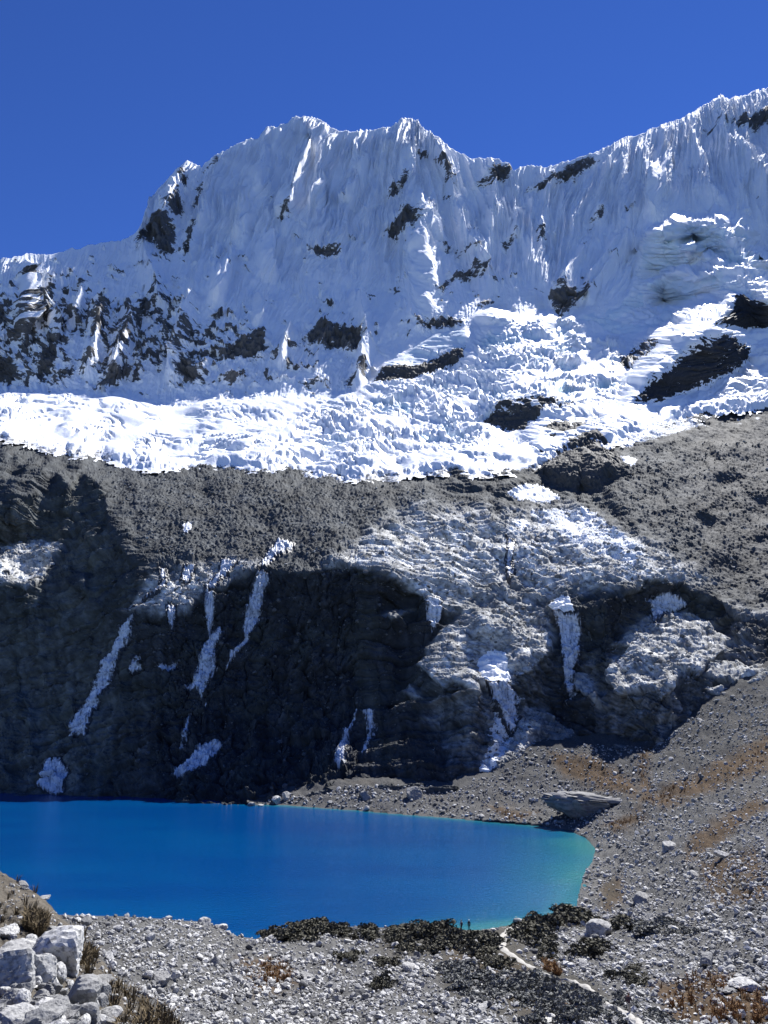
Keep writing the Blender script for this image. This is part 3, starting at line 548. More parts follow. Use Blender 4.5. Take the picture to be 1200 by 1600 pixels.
    tag(mesh('cliff', V, f, M_CLIFF, at, cols=cl), 'dark shaded rock cliff and pale rock bench above the lake', 'cliff', kind='structure')
    return Grid(-110, 600, st, P), Grid(-110, 600, st, Nn)
CLIFF, CLIFFN = build_cliff()

def patch(name, poly, GP, GN, mat, thick, label, cat, group=None, wob=3.5, st=.9, streak=0, rough=.3, attrs=None, seed=0, lift=.25, rad=4.):
    p = np.array(poly, float); lo = p.min(0) - 5; hi = p.max(0) + 5
    px, py = np.meshgrid(np.arange(lo[0], hi[0], st), np.arange(lo[1], hi[1], st))
    sd = poly_sd(px, py, poly) + wob * (fbm((px + (.35 * py if streak else 0)) / (9 if not streak else 4.5), py / (7 if not streak else 34), 4, 200 + seed, gain=.65) + .5 * perlin(px / 3, py / (3 if not streak else 12), 230 + seed) - (.15 if not streak else -.12))
    h = thick * sstep(-1, rad, sd)
    if streak: h = h * (1 + streak * fbm(px / 3.0, py / 26, 2, 210 + seed, kind='r'))
    h = h + rough * fbm(px / 18, py / 11, 5, 220 + seed, kind='b', gain=.6) * sstep(-1, 3, sd) + lift - (lift + .6) * sstep(0, -2, sd)
    P = GP(px, py); Nn = GN(px, py); P = P + Nn * h[..., None]
    keep = sd > -1.5
    f = grid_faces(*px.shape, keep)
    if not len(f): return None
    at = {'rock': np.full(px.shape, .0)} if attrs is None else attrs(px, py, sd)
    V, f, at, _ = compact(P.reshape(-1, 3), f, at)
    o = mesh(name, V, f, mat, at); tag(o, label, cat, group); return o

WF = [([(200,966),(213,957),(206,985),(191,1015),(171,1050),(152,1085),(142,1110),(131,1147),(118,1142),(94,1150),(110,1110),(130,1085),(150,1050),(175,1000)], 'long slanting pale frozen waterfall sliding down the left wall'),
 ([(246,878),(263,890),(259,915),(246,926),(225,940),(202,957),(214,944),(238,925),(251,905)], 'thin crooked ice ribbon on the sunlit ledge above the long slanting ice'),
 ([(320,918),(339,925),(336,950),(331,985),(341,974),(352,985),(337,1010),(339,1040),(326,1060),(317,1102),(305,1076),(284,1071),(304,1050),(311,1020),(321,995),(315,960)], 'tall forked frozen waterfall hanging in the middle of the dark wall'),
 ([(345,874),(373,880),(352,900),(331,925),(317,916),(340,895)], 'sunlit white ice on the lip feeding the forked frozen waterfall'),
 ([(401,890),(423,892),(413,930),(403,970),(387,1000),(367,1025),(351,1042),(359,1015),(378,990),(383,950),(394,915)], 'blue curving frozen waterfall just right of the forked one'),
 ([(436,845),(462,850),(455,862),(430,870),(415,890),(402,887),(415,868)], 'white ice sheet on scree feeding the curving frozen waterfall'),
 ([(287,880),(305,882),(300,905),(290,915),(280,905)], 'small white ice patch between two ice ribbons on the cliff lip'),
 ([(260,945),(277,945),(272,968),(266,990),(262,968)], 'short icicle spike under the lip of the lit ledge'),
 ([(195,1040),(207,1020),(217,1020),(212,1040),(198,1052)], 'faint ice smear right of the long slanting ice'),
 ([(240,1035),(275,1025),(268,1045),(255,1052)], 'small fan of faint ice left of the forked waterfall'),
 ([(290,1120),(300,1105),(296,1140),(285,1165),(278,1165)], 'thin faint ice runnel below the forked waterfall'),
 ([(268,1195),(285,1180),(310,1155),(340,1150),(352,1160),(322,1190),(290,1213),(264,1207)], 'wide fan of ice at the foot of the forked waterfall'),
 ([(58,1215),(67,1180),(90,1178),(106,1200),(96,1236),(84,1239),(54,1226)], 'lump of pale ice at the water edge under the left wall'),
 ([(520,1187),(535,1140),(555,1108),(563,1107),(546,1145),(539,1190),(525,1197)], 'slim frozen streak low on the wall above the beach'),
 ([(566,1112),(591,1102),(582,1140),(569,1177),(562,1167),(573,1132)], 'short ragged frozen streak beside the slim one above the beach'),
 ([(867,956),(906,955),(906,990),(907,1030),(897,1060),(886,1102),(879,1060),(877,1020),(867,985)], 'broad blue frozen curtain in the gully of the right cliff'),
 ([(758,1062),(800,1066),(812,1122),(800,1152),(776,1102)], 'dim ice curtain under the lit buttress'),
 ([(1012,938),(1045,920),(1080,942),(1042,960),(1022,972),(1015,955)], 'shaded blue ice under the right hand overhang'),
 ([(666,928),(690,932),(693,965),(676,987),(665,962)], 'small blue ice curtain under the overhang beside the gully'),
 ([(792,838),(806,848),(800,880),(806,893),(792,910),(790,870)], 'white ice ribbon at the head of the rock gully')]
for i, (pl, lb) in enumerate(WF):
    patch('frozen_waterfall', pl, CLIFF, CLIFFN, M_ICE, 0.6, lb, 'frozen waterfall', 'frozen waterfalls on the cliff', 4., streak=.9, rough=.25, seed=i, st=.75, attrs=lambda x, y, sd: {'rock': .0 + .78 * sstep(-1.5, 7, sd)})
SNL = ['broad snow patch on the bench under the rounded rock knoll','long pointed snow tongue on the pale slabs','short snow tongue right of the long pointed one','bright snow cone above the blue frozen curtain','tiny snow patch right of the slanted rock slab','snow field beside the rounded rock knoll','small snow spot on the dark scree left of centre','ragged snow patch at the head of the gully','dazzling sunlit snow on the middle buttress']
for i, (pl, lb) in enumerate(zip(SNOWP, SNL)):
    patch('snow_patch', pl, CLIFF, CLIFFN, M_SNOWP, .5, lb, 'snow patch', 'snow patches on the rock bench', 4.5, rough=.35, seed=40 + i)
def out_attr(top_snow):
    def f(px, py, sd):
        n = fbm((px + py) / 20, (py - px * .4) / 6, 3, 300)
        return {'rock': np.clip(1.0 - top_snow(px, py) * sstep(-.3, .4, n), 0, 1)}
    return f
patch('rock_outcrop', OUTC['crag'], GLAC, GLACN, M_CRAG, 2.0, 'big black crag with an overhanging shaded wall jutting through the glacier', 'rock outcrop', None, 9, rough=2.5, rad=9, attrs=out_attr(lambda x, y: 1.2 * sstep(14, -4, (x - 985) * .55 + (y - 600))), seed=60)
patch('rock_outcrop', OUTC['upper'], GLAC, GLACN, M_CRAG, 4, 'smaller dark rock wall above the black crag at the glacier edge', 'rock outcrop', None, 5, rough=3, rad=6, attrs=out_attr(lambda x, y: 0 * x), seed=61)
patch('rock_outcrop', OUTC['arch'], GLAC, GLACN, M_OUT, 4, 'dark rock band under the blue arch of ice', 'rock outcrop', None, 5, rough=3, rad=6, attrs=out_attr(lambda x, y: .3 + 0 * x), seed=62)
patch('rock_outcrop', OUTC['left'], GLAC, GLACN, M_OUT, 3, 'dark snow dusted rock step at the toe of the icefall', 'rock outcrop', None, 5, rough=3, rad=6, attrs=out_attr(lambda x, y: .9 * sstep(662, 640, y)), seed=63)
patch('rock_outcrop', OUTC['dome'], CLIFF, CLIFFN, M_OUT, 9, 'rounded grey rock knoll with a shaded left face below the icefall', 'rock outcrop', None, 4, rough=1.8, rad=16, attrs=out_attr(lambda x, y: .9 * sstep(664, 655, y)), seed=64)
patch('rock_outcrop', OUTC['slab'], CLIFF, CLIFFN, M_OUT, 8, 'tilted grey rock slab in front of the rounded knoll', 'rock outcrop', None, 4, rough=1.8, rad=14, attrs=out_attr(lambda x, y: 0 * x), seed=65)
patch('rock_outcrop', [(960,575),(985,548),(1015,535),(1035,535),(1010,560),(985,580)], GLAC, GLACN, M_OUT, 3, 'snow streaked rock rib left of the black crag', 'rock outcrop', None, 6, rough=3, rad=6, attrs=out_attr(lambda x, y: .7 + 0 * x), seed=66)

# ------------------------------------------------------------------ lake
SHORE = [(-200,1239),(0,1242),(100,1245),(200,1249),(300,1252),(390,1256),(450,1259),(560,1266),(640,1273),(700,1278),(780,1284),(840,1289),(890,1297),(915,1308),(930,1325),(925,1345),(912,1365),(905,1390),(900,1415),(890,1430),(860,1438),(800,1445),(750,1453),(650,1450),(560,1448),(480,1446),(430,1455),(400,1467),(370,1462),(340,1447),(310,1440),(260,1436),(200,1432),(110,1430),(-200,1425)]
def mat_water():
    m, t, b = new_mat('lake_water')
    a = attr(t, 'shallow'); n = noise(t, .02, 4, .6)
    a2 = math_(t, 'ADD', a, math_(t, 'MULTIPLY', math_(t, 'SUBTRACT', n, .5), .12))
    tcw = N(t, 'ShaderNodeTexCoord'); mpw = N(t, 'ShaderNodeMapping'); mpw.inputs['Scale'].default_value = (.35, 1.3, 1); mpw.inputs['Rotation'].default_value = (0, 0, R(12)); t.links.new(tcw.outputs['Object'], mpw.inputs[0])
    c = ramp(t, a2, [(.0, (.0, .039, .165)), (.45, (.0, .05, .165)), (.75, (.004, .09, .16)), (.93, (.03, .16, .165)), (1., (.15, .19, .145))])
    c = mixc(t, ramp(t, noise(t, .035, 5, .65, mpw.outputs[0]), [(.4, 0.), (.62, .3)]), c, (.0, .085, .22)); done(t, b, c, .12, .5); b.inputs['IOR'].default_value = 1.33
    tc = N(t, 'ShaderNodeTexCoord'); mp = N(t, 'ShaderNodeMapping'); mp.inputs['Scale'].default_value = (.7, 1.6, 1)
    t.links.new(tc.outputs['Object'], mp.inputs[0])
    bump(t, b, noise(t, .9, 5, .65, mp.outputs[0]), .6, .35); return m
def build_lake():
    x, y = np.meshgrid(np.linspace(-330, 110, 300), np.linspace(120, 380, 260))
    sh = np.array([(q[0], q[1]) for q in SHORE]); sw = ray_pt(sh[:, 0], sh[:, 1], lake_Y(sh[:, 1]))[:, :2]
    sd = poly_sd(x, y, sw)
    d_r = np.hypot(np.maximum(0, 62 - x), 0)
    right = sstep(-60, 62, x)
    near = sstep(36, 0, sd) * (.1 + .9 * right) * (y < 262) + sstep(14, 0, sd) * .75 * (y >= 262) * (x > -60)
    sha = np.clip(.08 + .46 * right ** 1.7 + .36 * near, 0, 1); sha = np.where(sd < 4, np.maximum(sha, .93 * ((x > 5) | ((y > 262) & (x > -60)))), sha)
    sha = blur(sha, 2)
    V = np.stack([x, y, np.full(x.shape, LAKE_Z)], -1).reshape(-1, 3)
    tag(mesh('lake', V, grid_faces(*x.shape, sd > -25, True), mat_water(), {'shallow': sha}), 'still deep blue lake turning turquoise at its shallow shores', 'lake', kind='structure')
build_lake()

# ------------------------------------------------------------------ near ground and right hand moraine
GA = [(1200,1045,330),(1360,960,345),(1100,1105,330),(1030,1165,320),(950,1155,345),(830,1168,350),(700,1236,322),(560,1226,330),(450,1240,332),(390,1250,330),(930,1325,246),(900,1420,185),(890,1299,271),(700,1279,296),(560,1267,312),(450,1260,325),
 (1200,1300,165),(1200,1450,115),(1200,1600,85),(1050,1300,215),(1050,1450,140),(1050,1180,300),(1200,1180,240),(750,1454,150),(600,1452,164),(420,1464,155),(300,1441,118),(120,1431,110),(300,1600,72),(600,1600,76),(800,1600,80),(984,1587,83),(600,1520,112),(300,1520,92),(800,1520,115),(-150,1430,112),(-150,1600,72),(1360,1600,85),(1360,1300,150),(1360,1100,255),(600,1720,58),(-150,1720,56),(1360,1720,66),(1800,1600,74),(1800,1720,58),(1800,1300,112),(1800,1050,230),(-400,1600,66),(-400,1720,52),(-400,1430,112)]
g_rbf = RBF([(a, b) for a, b, _ in GA], [math.log(c) for *_, c in GA], 3e-3)
gst = 2.
GPX, GPY = np.meshgrid(np.arange(-402, 1850, gst), np.arange(950, 1722, gst))
TRAIL = [(818,1440),(800,1452),(788,1468),(783,1482),(800,1497),(822,1510),(838,1521),(870,1530),(893,1534),(912,1542),(930,1555),(950,1570),(975,1582),(995,1600),(1010,1620)]
def build_ground():
    px, py = GPX, GPY
    Y = np.exp(g_rbf(px, py)); sd = poly_sd(px, py, SHORE)
    land = sd < 0
    Yw = lake_Y(py)
    Y = np.where(land & (py > 1240), np.minimum(Y, Yw * (1 - .0004 * np.minimum(-sd, 12))), Y)
    Y = np.where(land, Y, Yw)
    P = ray_pt(px, py, Y); P[..., 2] -= np.where(land, 0, np.minimum(.06 * sd, 6) + .08)
    n = (.9 * fbm(px / 60, py / 24, 3, 400) + .35 * fbm(px / 20, py / 8, 3, 401, kind='r') + .12 * fbm(px / 5, py / 3, 2, 402)) * np.clip(Y / 160, .5, 1.6)
    n += .6 * sstep(-12, 8, field_max(px, py, [[(840,1160),(960,1165),(1030,1170),(1000,1230),(900,1240)]], 16)) * fbm(px / 30, py / 10, 2, 405)
    P[..., 2] += n * np.where(land, sstep(0, 14, -sd), 0)
    g = np.zeros(P.shape); g[:] = (.185, .183, .178)
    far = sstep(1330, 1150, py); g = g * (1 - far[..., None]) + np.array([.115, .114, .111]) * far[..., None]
    brown = sstep(-12, 10, field_max(px, py, [[(860,1180),(930,1185),(990,1220),(1000,1250),(940,1235),(880,1210)],[(1000,1180),(1020,1165),(1010,1200),(1020,1240),(1000,1260)],[(1000,1250),(1080,1215),(1200,1150),(1210,1200),(1100,1240),(1040,1265)],[(945,1290),(1000,1268),(1010,1280),(960,1300)],[(1080,1310),(1180,1250),(1200,1260),(1120,1320),(1070,1350)],[(1090,1560),(1200,1580),(1200,1600),(1120,1590)],[(760,1260),(840,1270),(800,1282)],[(370,1500),(440,1500),(470,1540),(400,1560)],[(1010,1540),(1120,1520),(1210,1545),(1210,1610),(1060,1610)],[(1090,1350),(1180,1330),(1210,1400),(1120,1420)],[(940,1385),(970,1370),(975,1405),(945,1425)],[(700,1470),(800,1500),(900,1560),(820,1580),(700,1520)]], 20) + 8 * fbm(px / 20, py / 10, 3, 410))
    g = g * (1 - .9 * brown[..., None]) + np.array([.13, .082, .042]) * .9 * brown[..., None]
    soil = sstep(.15, .45, fbm(px / 70, py / 28, 4, 411)); g = g * (1 - .5 * soil[..., None]) + np.array([.14, .125, .105]) * .5 * soil[..., None]
    veg = sstep(-10, 14, field_max(px, py, VEG, 20)); g = g * (1 - .7 * veg[..., None]) + np.array([.10, .09, .07]) * .7 * veg[..., None]
    g *= 1 + .35 * fbm(px / 14, py / 6, 3, 412)[..., None]
    keep = py < 1800
    # extend under the camera
    bot = P[-1]; ext = [bot + (np.stack([bot[:, 0] * .25, np.full(len(bot), -40.), np.full(len(bot), -4.)], -1) - bot) * k for k in (.3, .65, 1.)]
    Pa = np.concatenate([P, np.array(ext)], 0); ga = np.concatenate([g, np.repeat(g[-1:], 3, 0)], 0)
    keep = np.concatenate([(py > FOOT(px) - 14) & ~((px < 386) & (py < 1300) & (py > 1200)), np.ones((3, px.shape[1]), bool)], 0) & (np.concatenate([~((py < 1240) & (px < 380)), np.ones((3, px.shape[1]), bool)], 0))
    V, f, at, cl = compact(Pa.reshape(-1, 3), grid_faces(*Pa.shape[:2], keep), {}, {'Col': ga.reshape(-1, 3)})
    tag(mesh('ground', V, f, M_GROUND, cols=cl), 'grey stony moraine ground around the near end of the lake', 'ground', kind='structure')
    return Grid(-402, 950, gst, P)
BROWN = [[(860,1180),(930,1185),(990,1220),(1000,1250),(940,1235),(880,1210)],[(1000,1250),(1080,1215),(1200,1150),(1210,1200),(1100,1240),(1040,1265)],[(945,1290),(1000,1268),(1010,1280),(960,1300)],[(1080,1310),(1180,1250),(1200,1260),(1120,1320),(1070,1350)],[(1010,1540),(1120,1520),(1210,1545),(1210,1610),(1060,1610)],[(940,1385),(970,1370),(975,1405),(945,1425)]]
VEG = [[(400,1462),(430,1452),(490,1445),(600,1449),(700,1452),(770,1447),(830,1440),(900,1432),(935,1440),(930,1452),(860,1455),(820,1470),(850,1510),(900,1520),(960,1560),(940,1580),(860,1570),(790,1540),(740,1510),(660,1500),(600,1490),(540,1470),(480,1462),(420,1475)],
 [(660,1500),(720,1500),(790,1540),(860,1570),(900,1590),(860,1600),(780,1590),(700,1560),(680,1530)],
 [(995,1445),(1050,1440),(1090,1452),(1080,1465),(1000,1462)],[(890,1480),(935,1480),(930,1500),(895,1500)],[(940,1385),(965,1370),(972,1400),(950,1420),(935,1415)]]
GROUND = build_ground()
def ground_pt(px, py): return GROUND(px, py)

# ------------------------------------------------------------------ left hillside
CRST = curve([(-700,1010),(-160,1220),(-80,1295),(0,1360),(40,1385),(70,1405),(95,1430),(130,1470),(170,1515),(230,1562),(280,1600),(330,1640),(400,1700)])
def build_hill():
    px1 = np.arange(-700, 400, 1.5); Hf = 200
    crest = CRST(px1) + 2.5 * perlin(px1 / 16, px1 * 0, 500) + 2 * fbm(px1 / 6, px1 * 0, 2, 504); v = np.linspace(0, 1, Hf)[:, None]
    px = np.broadcast_to(px1, (Hf, len(px1))); py = crest + (1780 - crest) * v
    Yc = np.interp(px1, [-700, -160, 0, 130, 280, 400], [62, 44, 40, 33, 26, 22]); Yb = 13 + 0 * px1
    Y = np.exp(np.log(Yc) + (np.log(Yb) - np.log(Yc)) * v ** .8)
    P = ray_pt(px, py, Y)
    n = .35 * fbm(px / 60, py / 40, 4, 501) + .12 * fbm(px / 14, py / 10, 3, 502)
    P[..., 2] += n * (.35 + .65 * sstep(0, .1, v)) * np.clip(Y / 30, .4, 1.2)
    B = []
    for k in range(1, 14):
        s_ = .5 * k ** 1.9; B.append(P[0] + np.stack([P[0][:, 0] / P[0][:, 1] * s_, s_ + 0 * px1, -.95 * s_ + 0 * px1], -1))
    ext = [P[-1] + (np.stack([P[-1][:, 0], np.full(len(px1), -30.), np.full(len(px1), -2.6)], -1) - P[-1]) * k for k in (.5, 1.)]
    Pa = np.concatenate([np.array(B[::-1]), P, np.array(ext)], 0)
    g = np.zeros(Pa.shape); g[:] = (.20, .175, .14); q = fbm(Pa[..., 0] / 3, Pa[..., 1] / 3, 4, 503); g *= 1 + .5 * q[..., None]
    tag(mesh('hillside', Pa.reshape(-1, 3), grid_faces(*Pa.shape[:2]), M_GROUND, cols={'Col': g.reshape(-1, 3)}), 'near left hillside of brown earth, dry grass and boulders', 'hillside', kind='structure')
    return px1, crest, P
HPX, HCR, HP = build_hill()
def hill_pt(px, py):
    v = np.clip((py - np.interp(px, HPX, HCR)) / (1780 - np.interp(px, HPX, HCR)), 0, 1)
    return Grid(HPX[0], 0, 1.5, HP)(px, v * (HP.shape[0] - 1) * 1.5)
def on_hill(px, py): return py > np.interp(px, HPX, HCR) + 1

# ------------------------------------------------------------------ stones
def ico(sub):
    import bmesh
    bm = bmesh.new(); bmesh.ops.create_icosphere(bm, subdivisions=sub, radius=1)
    V = np.array([v.co[:] for v in bm.verts]); Fc = np.array([[v.index for v in f.verts] for f in bm.faces]); bm.free(); return V, Fc
def rock_shape(sub, r, cuts=9):
    V, Fc = ico(sub); V = V / np.linalg.norm(V, axis=1, keepdims=True)
    nrm = r.normal(size=(cuts, 3)); nrm /= np.linalg.norm(nrm, axis=1, keepdims=True); dd = r.uniform(.4, .74, cuts)
    k = (V @ nrm.T) / dd; V = V / np.maximum(1, k.max(1))[:, None]
    V = V * r.uniform(.75, 1.15, 3); V[:, 2] *= .8
    return V + r.normal(size=V.shape) * .012, Fc
protoS = [rock_shape(1, rng, 6) for _ in range(14)]; protoM = [rock_shape(2, rng, 8) for _ in range(14)]
def rand_rot(n):
    q = rng.normal(size=(n, 4)); q /= np.linalg.norm(q, axis=1, keepdims=True); a, b, c, d = q.T
    return np.stack([np.stack([1 - 2 * (c * c + d * d), 2 * (b * c - a * d), 2 * (b * d + a * c)], -1), np.stack([2 * (b * c + a * d), 1 - 2 * (b * b + d * d), 2 * (c * d - a * b)], -1), np.stack([2 * (b * d - a * c), 2 * (c * d + a * b), 1 - 2 * (b * b + c * c)], -1)], 1)
def stones(name, pos, rad, tone, protos, label, cat='scree', sink=.25):
    Vs, Fs, Ts = [], [], []; off = 0; k = rng.integers(0, len(protos), len(pos))
    for j, (pv, pf) in enumerate(protos):
        i = np.where(k == j)[0]
        if not len(i): continue
        Rm = rand_rot(len(i)) ; V = np.einsum('nij,vj->nvi', Rm, pv) * rad[i][:, None, None]
        V[..., 2] *= .8
        V = V + pos[i][:, None]; V[..., 2] += (rad[i] * (.6 - sink))[:, None]
        Vs.append(V.reshape(-1, 3)); Fs.append((pf[None] + (np.arange(len(i)) * len(pv))[:, None, None] + off).reshape(-1, 3)); Ts.append(np.repeat(tone[i], len(pv))); off += len(i) * len(pv)
    o = mesh(name, np.concatenate(Vs), np.concatenate(Fs), M_STONE, {'tone': np.concatenate(Ts)}, smooth=False)
    return tag(o, label, cat, kind='stuff')
def scatter_ground(n, lo, hi, power, dens, rowscale=True):
    px = rng.uniform(-60, 1330, n); py = rng.uniform(1050, 1660, n)
    ok = (py > FOOT(px) + 2) & (poly_sd(px, py, SHORE) < -1) & (~on_hill(px, py)) & (rng.random(n) < dens(px, py))
    px, py = px[ok], py[ok]; u_ = rng.random(len(px)); s = lo * (1 - u_ * (1 - (lo / hi) ** power)) ** (-1 / power)    # power law, picture pixels
    P = ground_pt(px, py); s = s * np.interp(py, [1060, 1250, 1400, 1600], [.5, .62, .8, 1.15]); rad = s * np.linalg.norm(P, axis=1) / F * .5
    return px, py, P, rad
def dens(px, py):
    v = sstep(-4, 10, field_max(px, py, VEG, 12)); b = .35 + .65 * sstep(-.35, .15, fbm(px / 60, py / 25, 3, 600))
    tr = np.array(TRAIL, float); d = np.full(px.shape, 1e9)
    for i in range(len(tr) - 1):
        e = tr[i + 1] - tr[i]; t = np.clip(((px - tr[i, 0]) * e[0] + (py - tr[i, 1]) * e[1]) / (e @ e), 0, 1); d = np.minimum(d, np.hypot(px - tr[i, 0] - t * e[0], py - tr[i, 1] - t * e[1]))
    br_ = sstep(-6, 8, field_max(px, py, BROWN, 12)); return (1 - .5 * v) * b * (d > 6) * (1 - .55 * br_)
px, py, P, rad = scatter_ground(120000, 3.0, 17, 2.0, dens)
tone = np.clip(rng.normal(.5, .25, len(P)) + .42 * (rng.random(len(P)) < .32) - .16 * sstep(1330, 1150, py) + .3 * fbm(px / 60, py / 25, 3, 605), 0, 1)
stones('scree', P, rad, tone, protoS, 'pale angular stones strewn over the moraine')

# the countable boulders
protoL = []
for i in range(10):
    V, Fc = rock_shape(4, rng, 8); V = V * (1 + .05 * fbm(V[:, 0] * 2.2 + V[:, 2], V[:, 1] * 2.2 - V[:, 2] * 1.3, 4, 650 + i, kind='b') + .02 * perlin(V[:, 0] * 9 + V[:, 2] * 4, V[:, 1] * 9, 660))[:, None]
    protoL.append(mesh('boulder', V, Fc, M_STONE, {'tone': np.clip(.52 + .2 * ((i % 3) - 1), 0, 1) * np.ones(len(V))}, smooth=False, link=False).data)
V, Fc = ico(5); V = V / np.linalg.norm(V, axis=1, keepdims=True); V = np.sign(V) * np.abs(V) ** .62; z_ = V[:, 2]
k_ = .62 + .38 * sstep(-1., .35, z_); V[:, 0] = V[:, 0] * k_ + .15 * z_ * (V[:, 0] > 0); V[:, 1] *= k_; V[:, 2] = np.where(z_ > 0, z_ * (.42 - .3 * V[:, 0]), z_ * .95)
f1, f2, fi, ft = worley(V[:, 0] * 3 + V[:, 2], V[:, 1] * 3 + V[:, 2] * 2, 5, True); V = V * (1 + .26 * (fi - .5) + .24 * ft + .05 * fbm(V[:, 0] * 4, V[:, 2] * 6 + V[:, 1], 4, 670))[:, None]
SLAB = mesh('boulder', V, Fc, M_STONE, {'tone': np.full(len(V), .3)}, smooth=False, link=False).data
d_ = protoL[4].copy(); d_.attributes['tone'].data.foreach_set('value', np.full(len(d_.vertices), .22, np.float32)); protoL.append(d_); protoL.append(SLAB)
def boulder(px, py, wpx, label, grp, pt=ground_pt, proto=None, flat=.75, rz=None, tilt=.25, sx=1., dy=0, sy=1.):
    p = pt(np.array([px], float), np.array([py], float))[0]; r = wpx * np.linalg.norm(p) / F * .5
    o = bpy.data.objects.new('boulder', protoL[random.randrange(len(protoL)) if proto is None else proto]); C.objects.link(o)
    o.scale = (r * 1.2 * sx, r * 1.1 * sy, r * 1.2 * flat); o.location = (p[0], p[1], p[2] + r * flat * .35)
    o.rotation_euler = (random.uniform(-tilt, tilt), random.uniform(-tilt, tilt), random.uniform(0, 6.28) if rz is None else rz)
    return tag(o, label, 'boulder', grp)
# (shore, slope and foreground)
G1 = 'boulders lying on the moraine'
NAMED = [(924,1247,100,'huge flat topped overhanging boulder near the end of the lake',.42,0.,11),(935,1452,52,'large smooth whitish boulder among the bushes by the shore',.55,0.,1),(1043,1325,26,'pale boulder on the right slope right of the lake end',.7,None,4),(1130,1338,22,'white topped boulder high on the right slope',.7,None,5),(1086,1367,15,'small bright pointed boulder on the right slope',.9,None,7),(1002,1407,26,'dark triangular slab standing on the stones right of the lake',1.0,None,3),(1105,1505,30,'reddish dark boulder low on the right slope',.8,None,6),(1165,1540,40,'long pale boulder near the right bottom corner',.5,0.,8),(447,1245,18,'white boulder at the left tip of the gravel beach',.8,None,1),(433,1251,20,'dark boulder at the left tip of the gravel beach',.8,None,2),(395,1256,14,'tiny white rock standing in the water off the beach tip',.6,None,4),(408,1257,10,'second tiny white rock at the water edge off the beach tip',.6,None,5),(570,1241,20,'dark boulder in the middle of the gravel beach',.8,None,6),(644,1242,30,'dark jagged rock at the right part of the beach under the wall',.9,None,9),(318,1446,28,'bright white boulder on the crest of the rubble against the lake',.7,None,1),(349,1449,20,'grey boulder right of the white one on the rubble crest',.6,None,2),(252,1530,30,'dark square boulder in the pale rubble',.9,None,3),(1145,1490,22,'grey boulder among stones at the right edge',.7,None,0),(640,1513,26,'flat pale boulder beside the grey bushes',.5,None,4),(730,1500,12,'small pale rock in the middle of the dark bushes',.8,None,8),(812,1437,16,'white rock at the top of the trail by the water',.9,None,7)]
for x, y, s_, lb, fl, rz, pr in NAMED: boulder(x, y + s_ * .2, s_, lb, G1, proto=pr, flat=fl, rz=rz, sx=1.0, sy=.5 if s_ > 99 else 1., tilt=.02 if s_ > 99 else .25)
HB = [(20,1545,88,'big rounded pale boulder at the left edge of the foreground',.75,1),(100,1515,84,'large square lichen mottled boulder on the left hillside',.95,2),(55,1540,66,'bright wedge shaped boulder between the big ones on the hillside',.8,4),(128,1578,72,'mottled dark sided boulder lowest right on the hillside',.8,6),(30,1498,74,'long slanting pale slab on top of the boulder heap',.5,7),(88,1590,42,'dark angular block under the mottled boulder',1.1,3),(12,1465,34,'pale boulder at the top left of the heap',.8,5),(45,1470,24,'grey boulder beneath the grass tuft',.7,8),(78,1460,22,'light boulder right of the grass tuft',.8,0),(92,1458,14,'small white boulder right of the grass tuft',.9,1),(70,1605,60,'pale boulder at the bottom edge of the heap',.6,9),(140,1602,40,'dark rounded block at the bottom of the hillside',.9,6),(25,1600,60,'whitish slab in the bottom left corner',.6,4),(165,1595,36,'bright slab at the bottom right of the heap',.6,7),(70,1404,16,'white boulder on the crest of the hillside',.6,5),(35,1384,14,'pale flat rock high on the hillside crest',.6,3)]
for x, y, s_, lb, fl, pr in HB: boulder(x, y, s_, lb, 'boulders heaped on the left hillside', hill_pt, pr, fl, None, .35)
for i in range(95):
    x = random.uniform(-20, 210); y = random.uniform(1500, 1640)
    if on_hill(x, y + 0) and y > 1440 + x * .75 - 20 and x < 150 + (y - 1500) * .9: boulder(x, y, random.uniform(9, 36), 'small pale boulder in the heap on the left hillside', 'small boulders between the heaped ones', hill_pt, None, random.uniform(.6, 1), None, .6)
bx, by, bP, br = scatter_ground(1500, 11, 24, 3.2, lambda a, b: dens(a, b) * .4)
for x, y in list(zip(bx, by))[:190]:
    z = 'right hand moraine slope' if x > 900 else ('pale rubble in front of the lake' if y > 1400 else 'far gravel beach')
    boulder(x, y, random.uniform(9, 19) * (1 if y > 1400 else .55), 'grey angular boulder lying among stones on the ' + z, 'boulders scattered on the ' + z, proto=None, flat=random.uniform(.55, .95), tilt=.6)
n = 10000; hx = rng.uniform(-360, 300, n); hy = rng.uniform(1150, 1660, n); ok = on_hill(hx, hy) & (fbm(hx / 40, hy / 30, 3, 620) + .2 * (hy > 1480) > .0); hx, hy = hx[ok], hy[ok]
hP = hill_pt(hx, hy); stones('hillside_gravel', hP, np.linalg.norm(hP, axis=1) / F * .5 * np.minimum(2.5 * (1 - rng.random(len(hx))) ** -.45, 16), np.clip(rng.normal(.55, .25, len(hx)), 0, 1), protoM, 'small stones between the boulders of the left hillside', 'gravel')
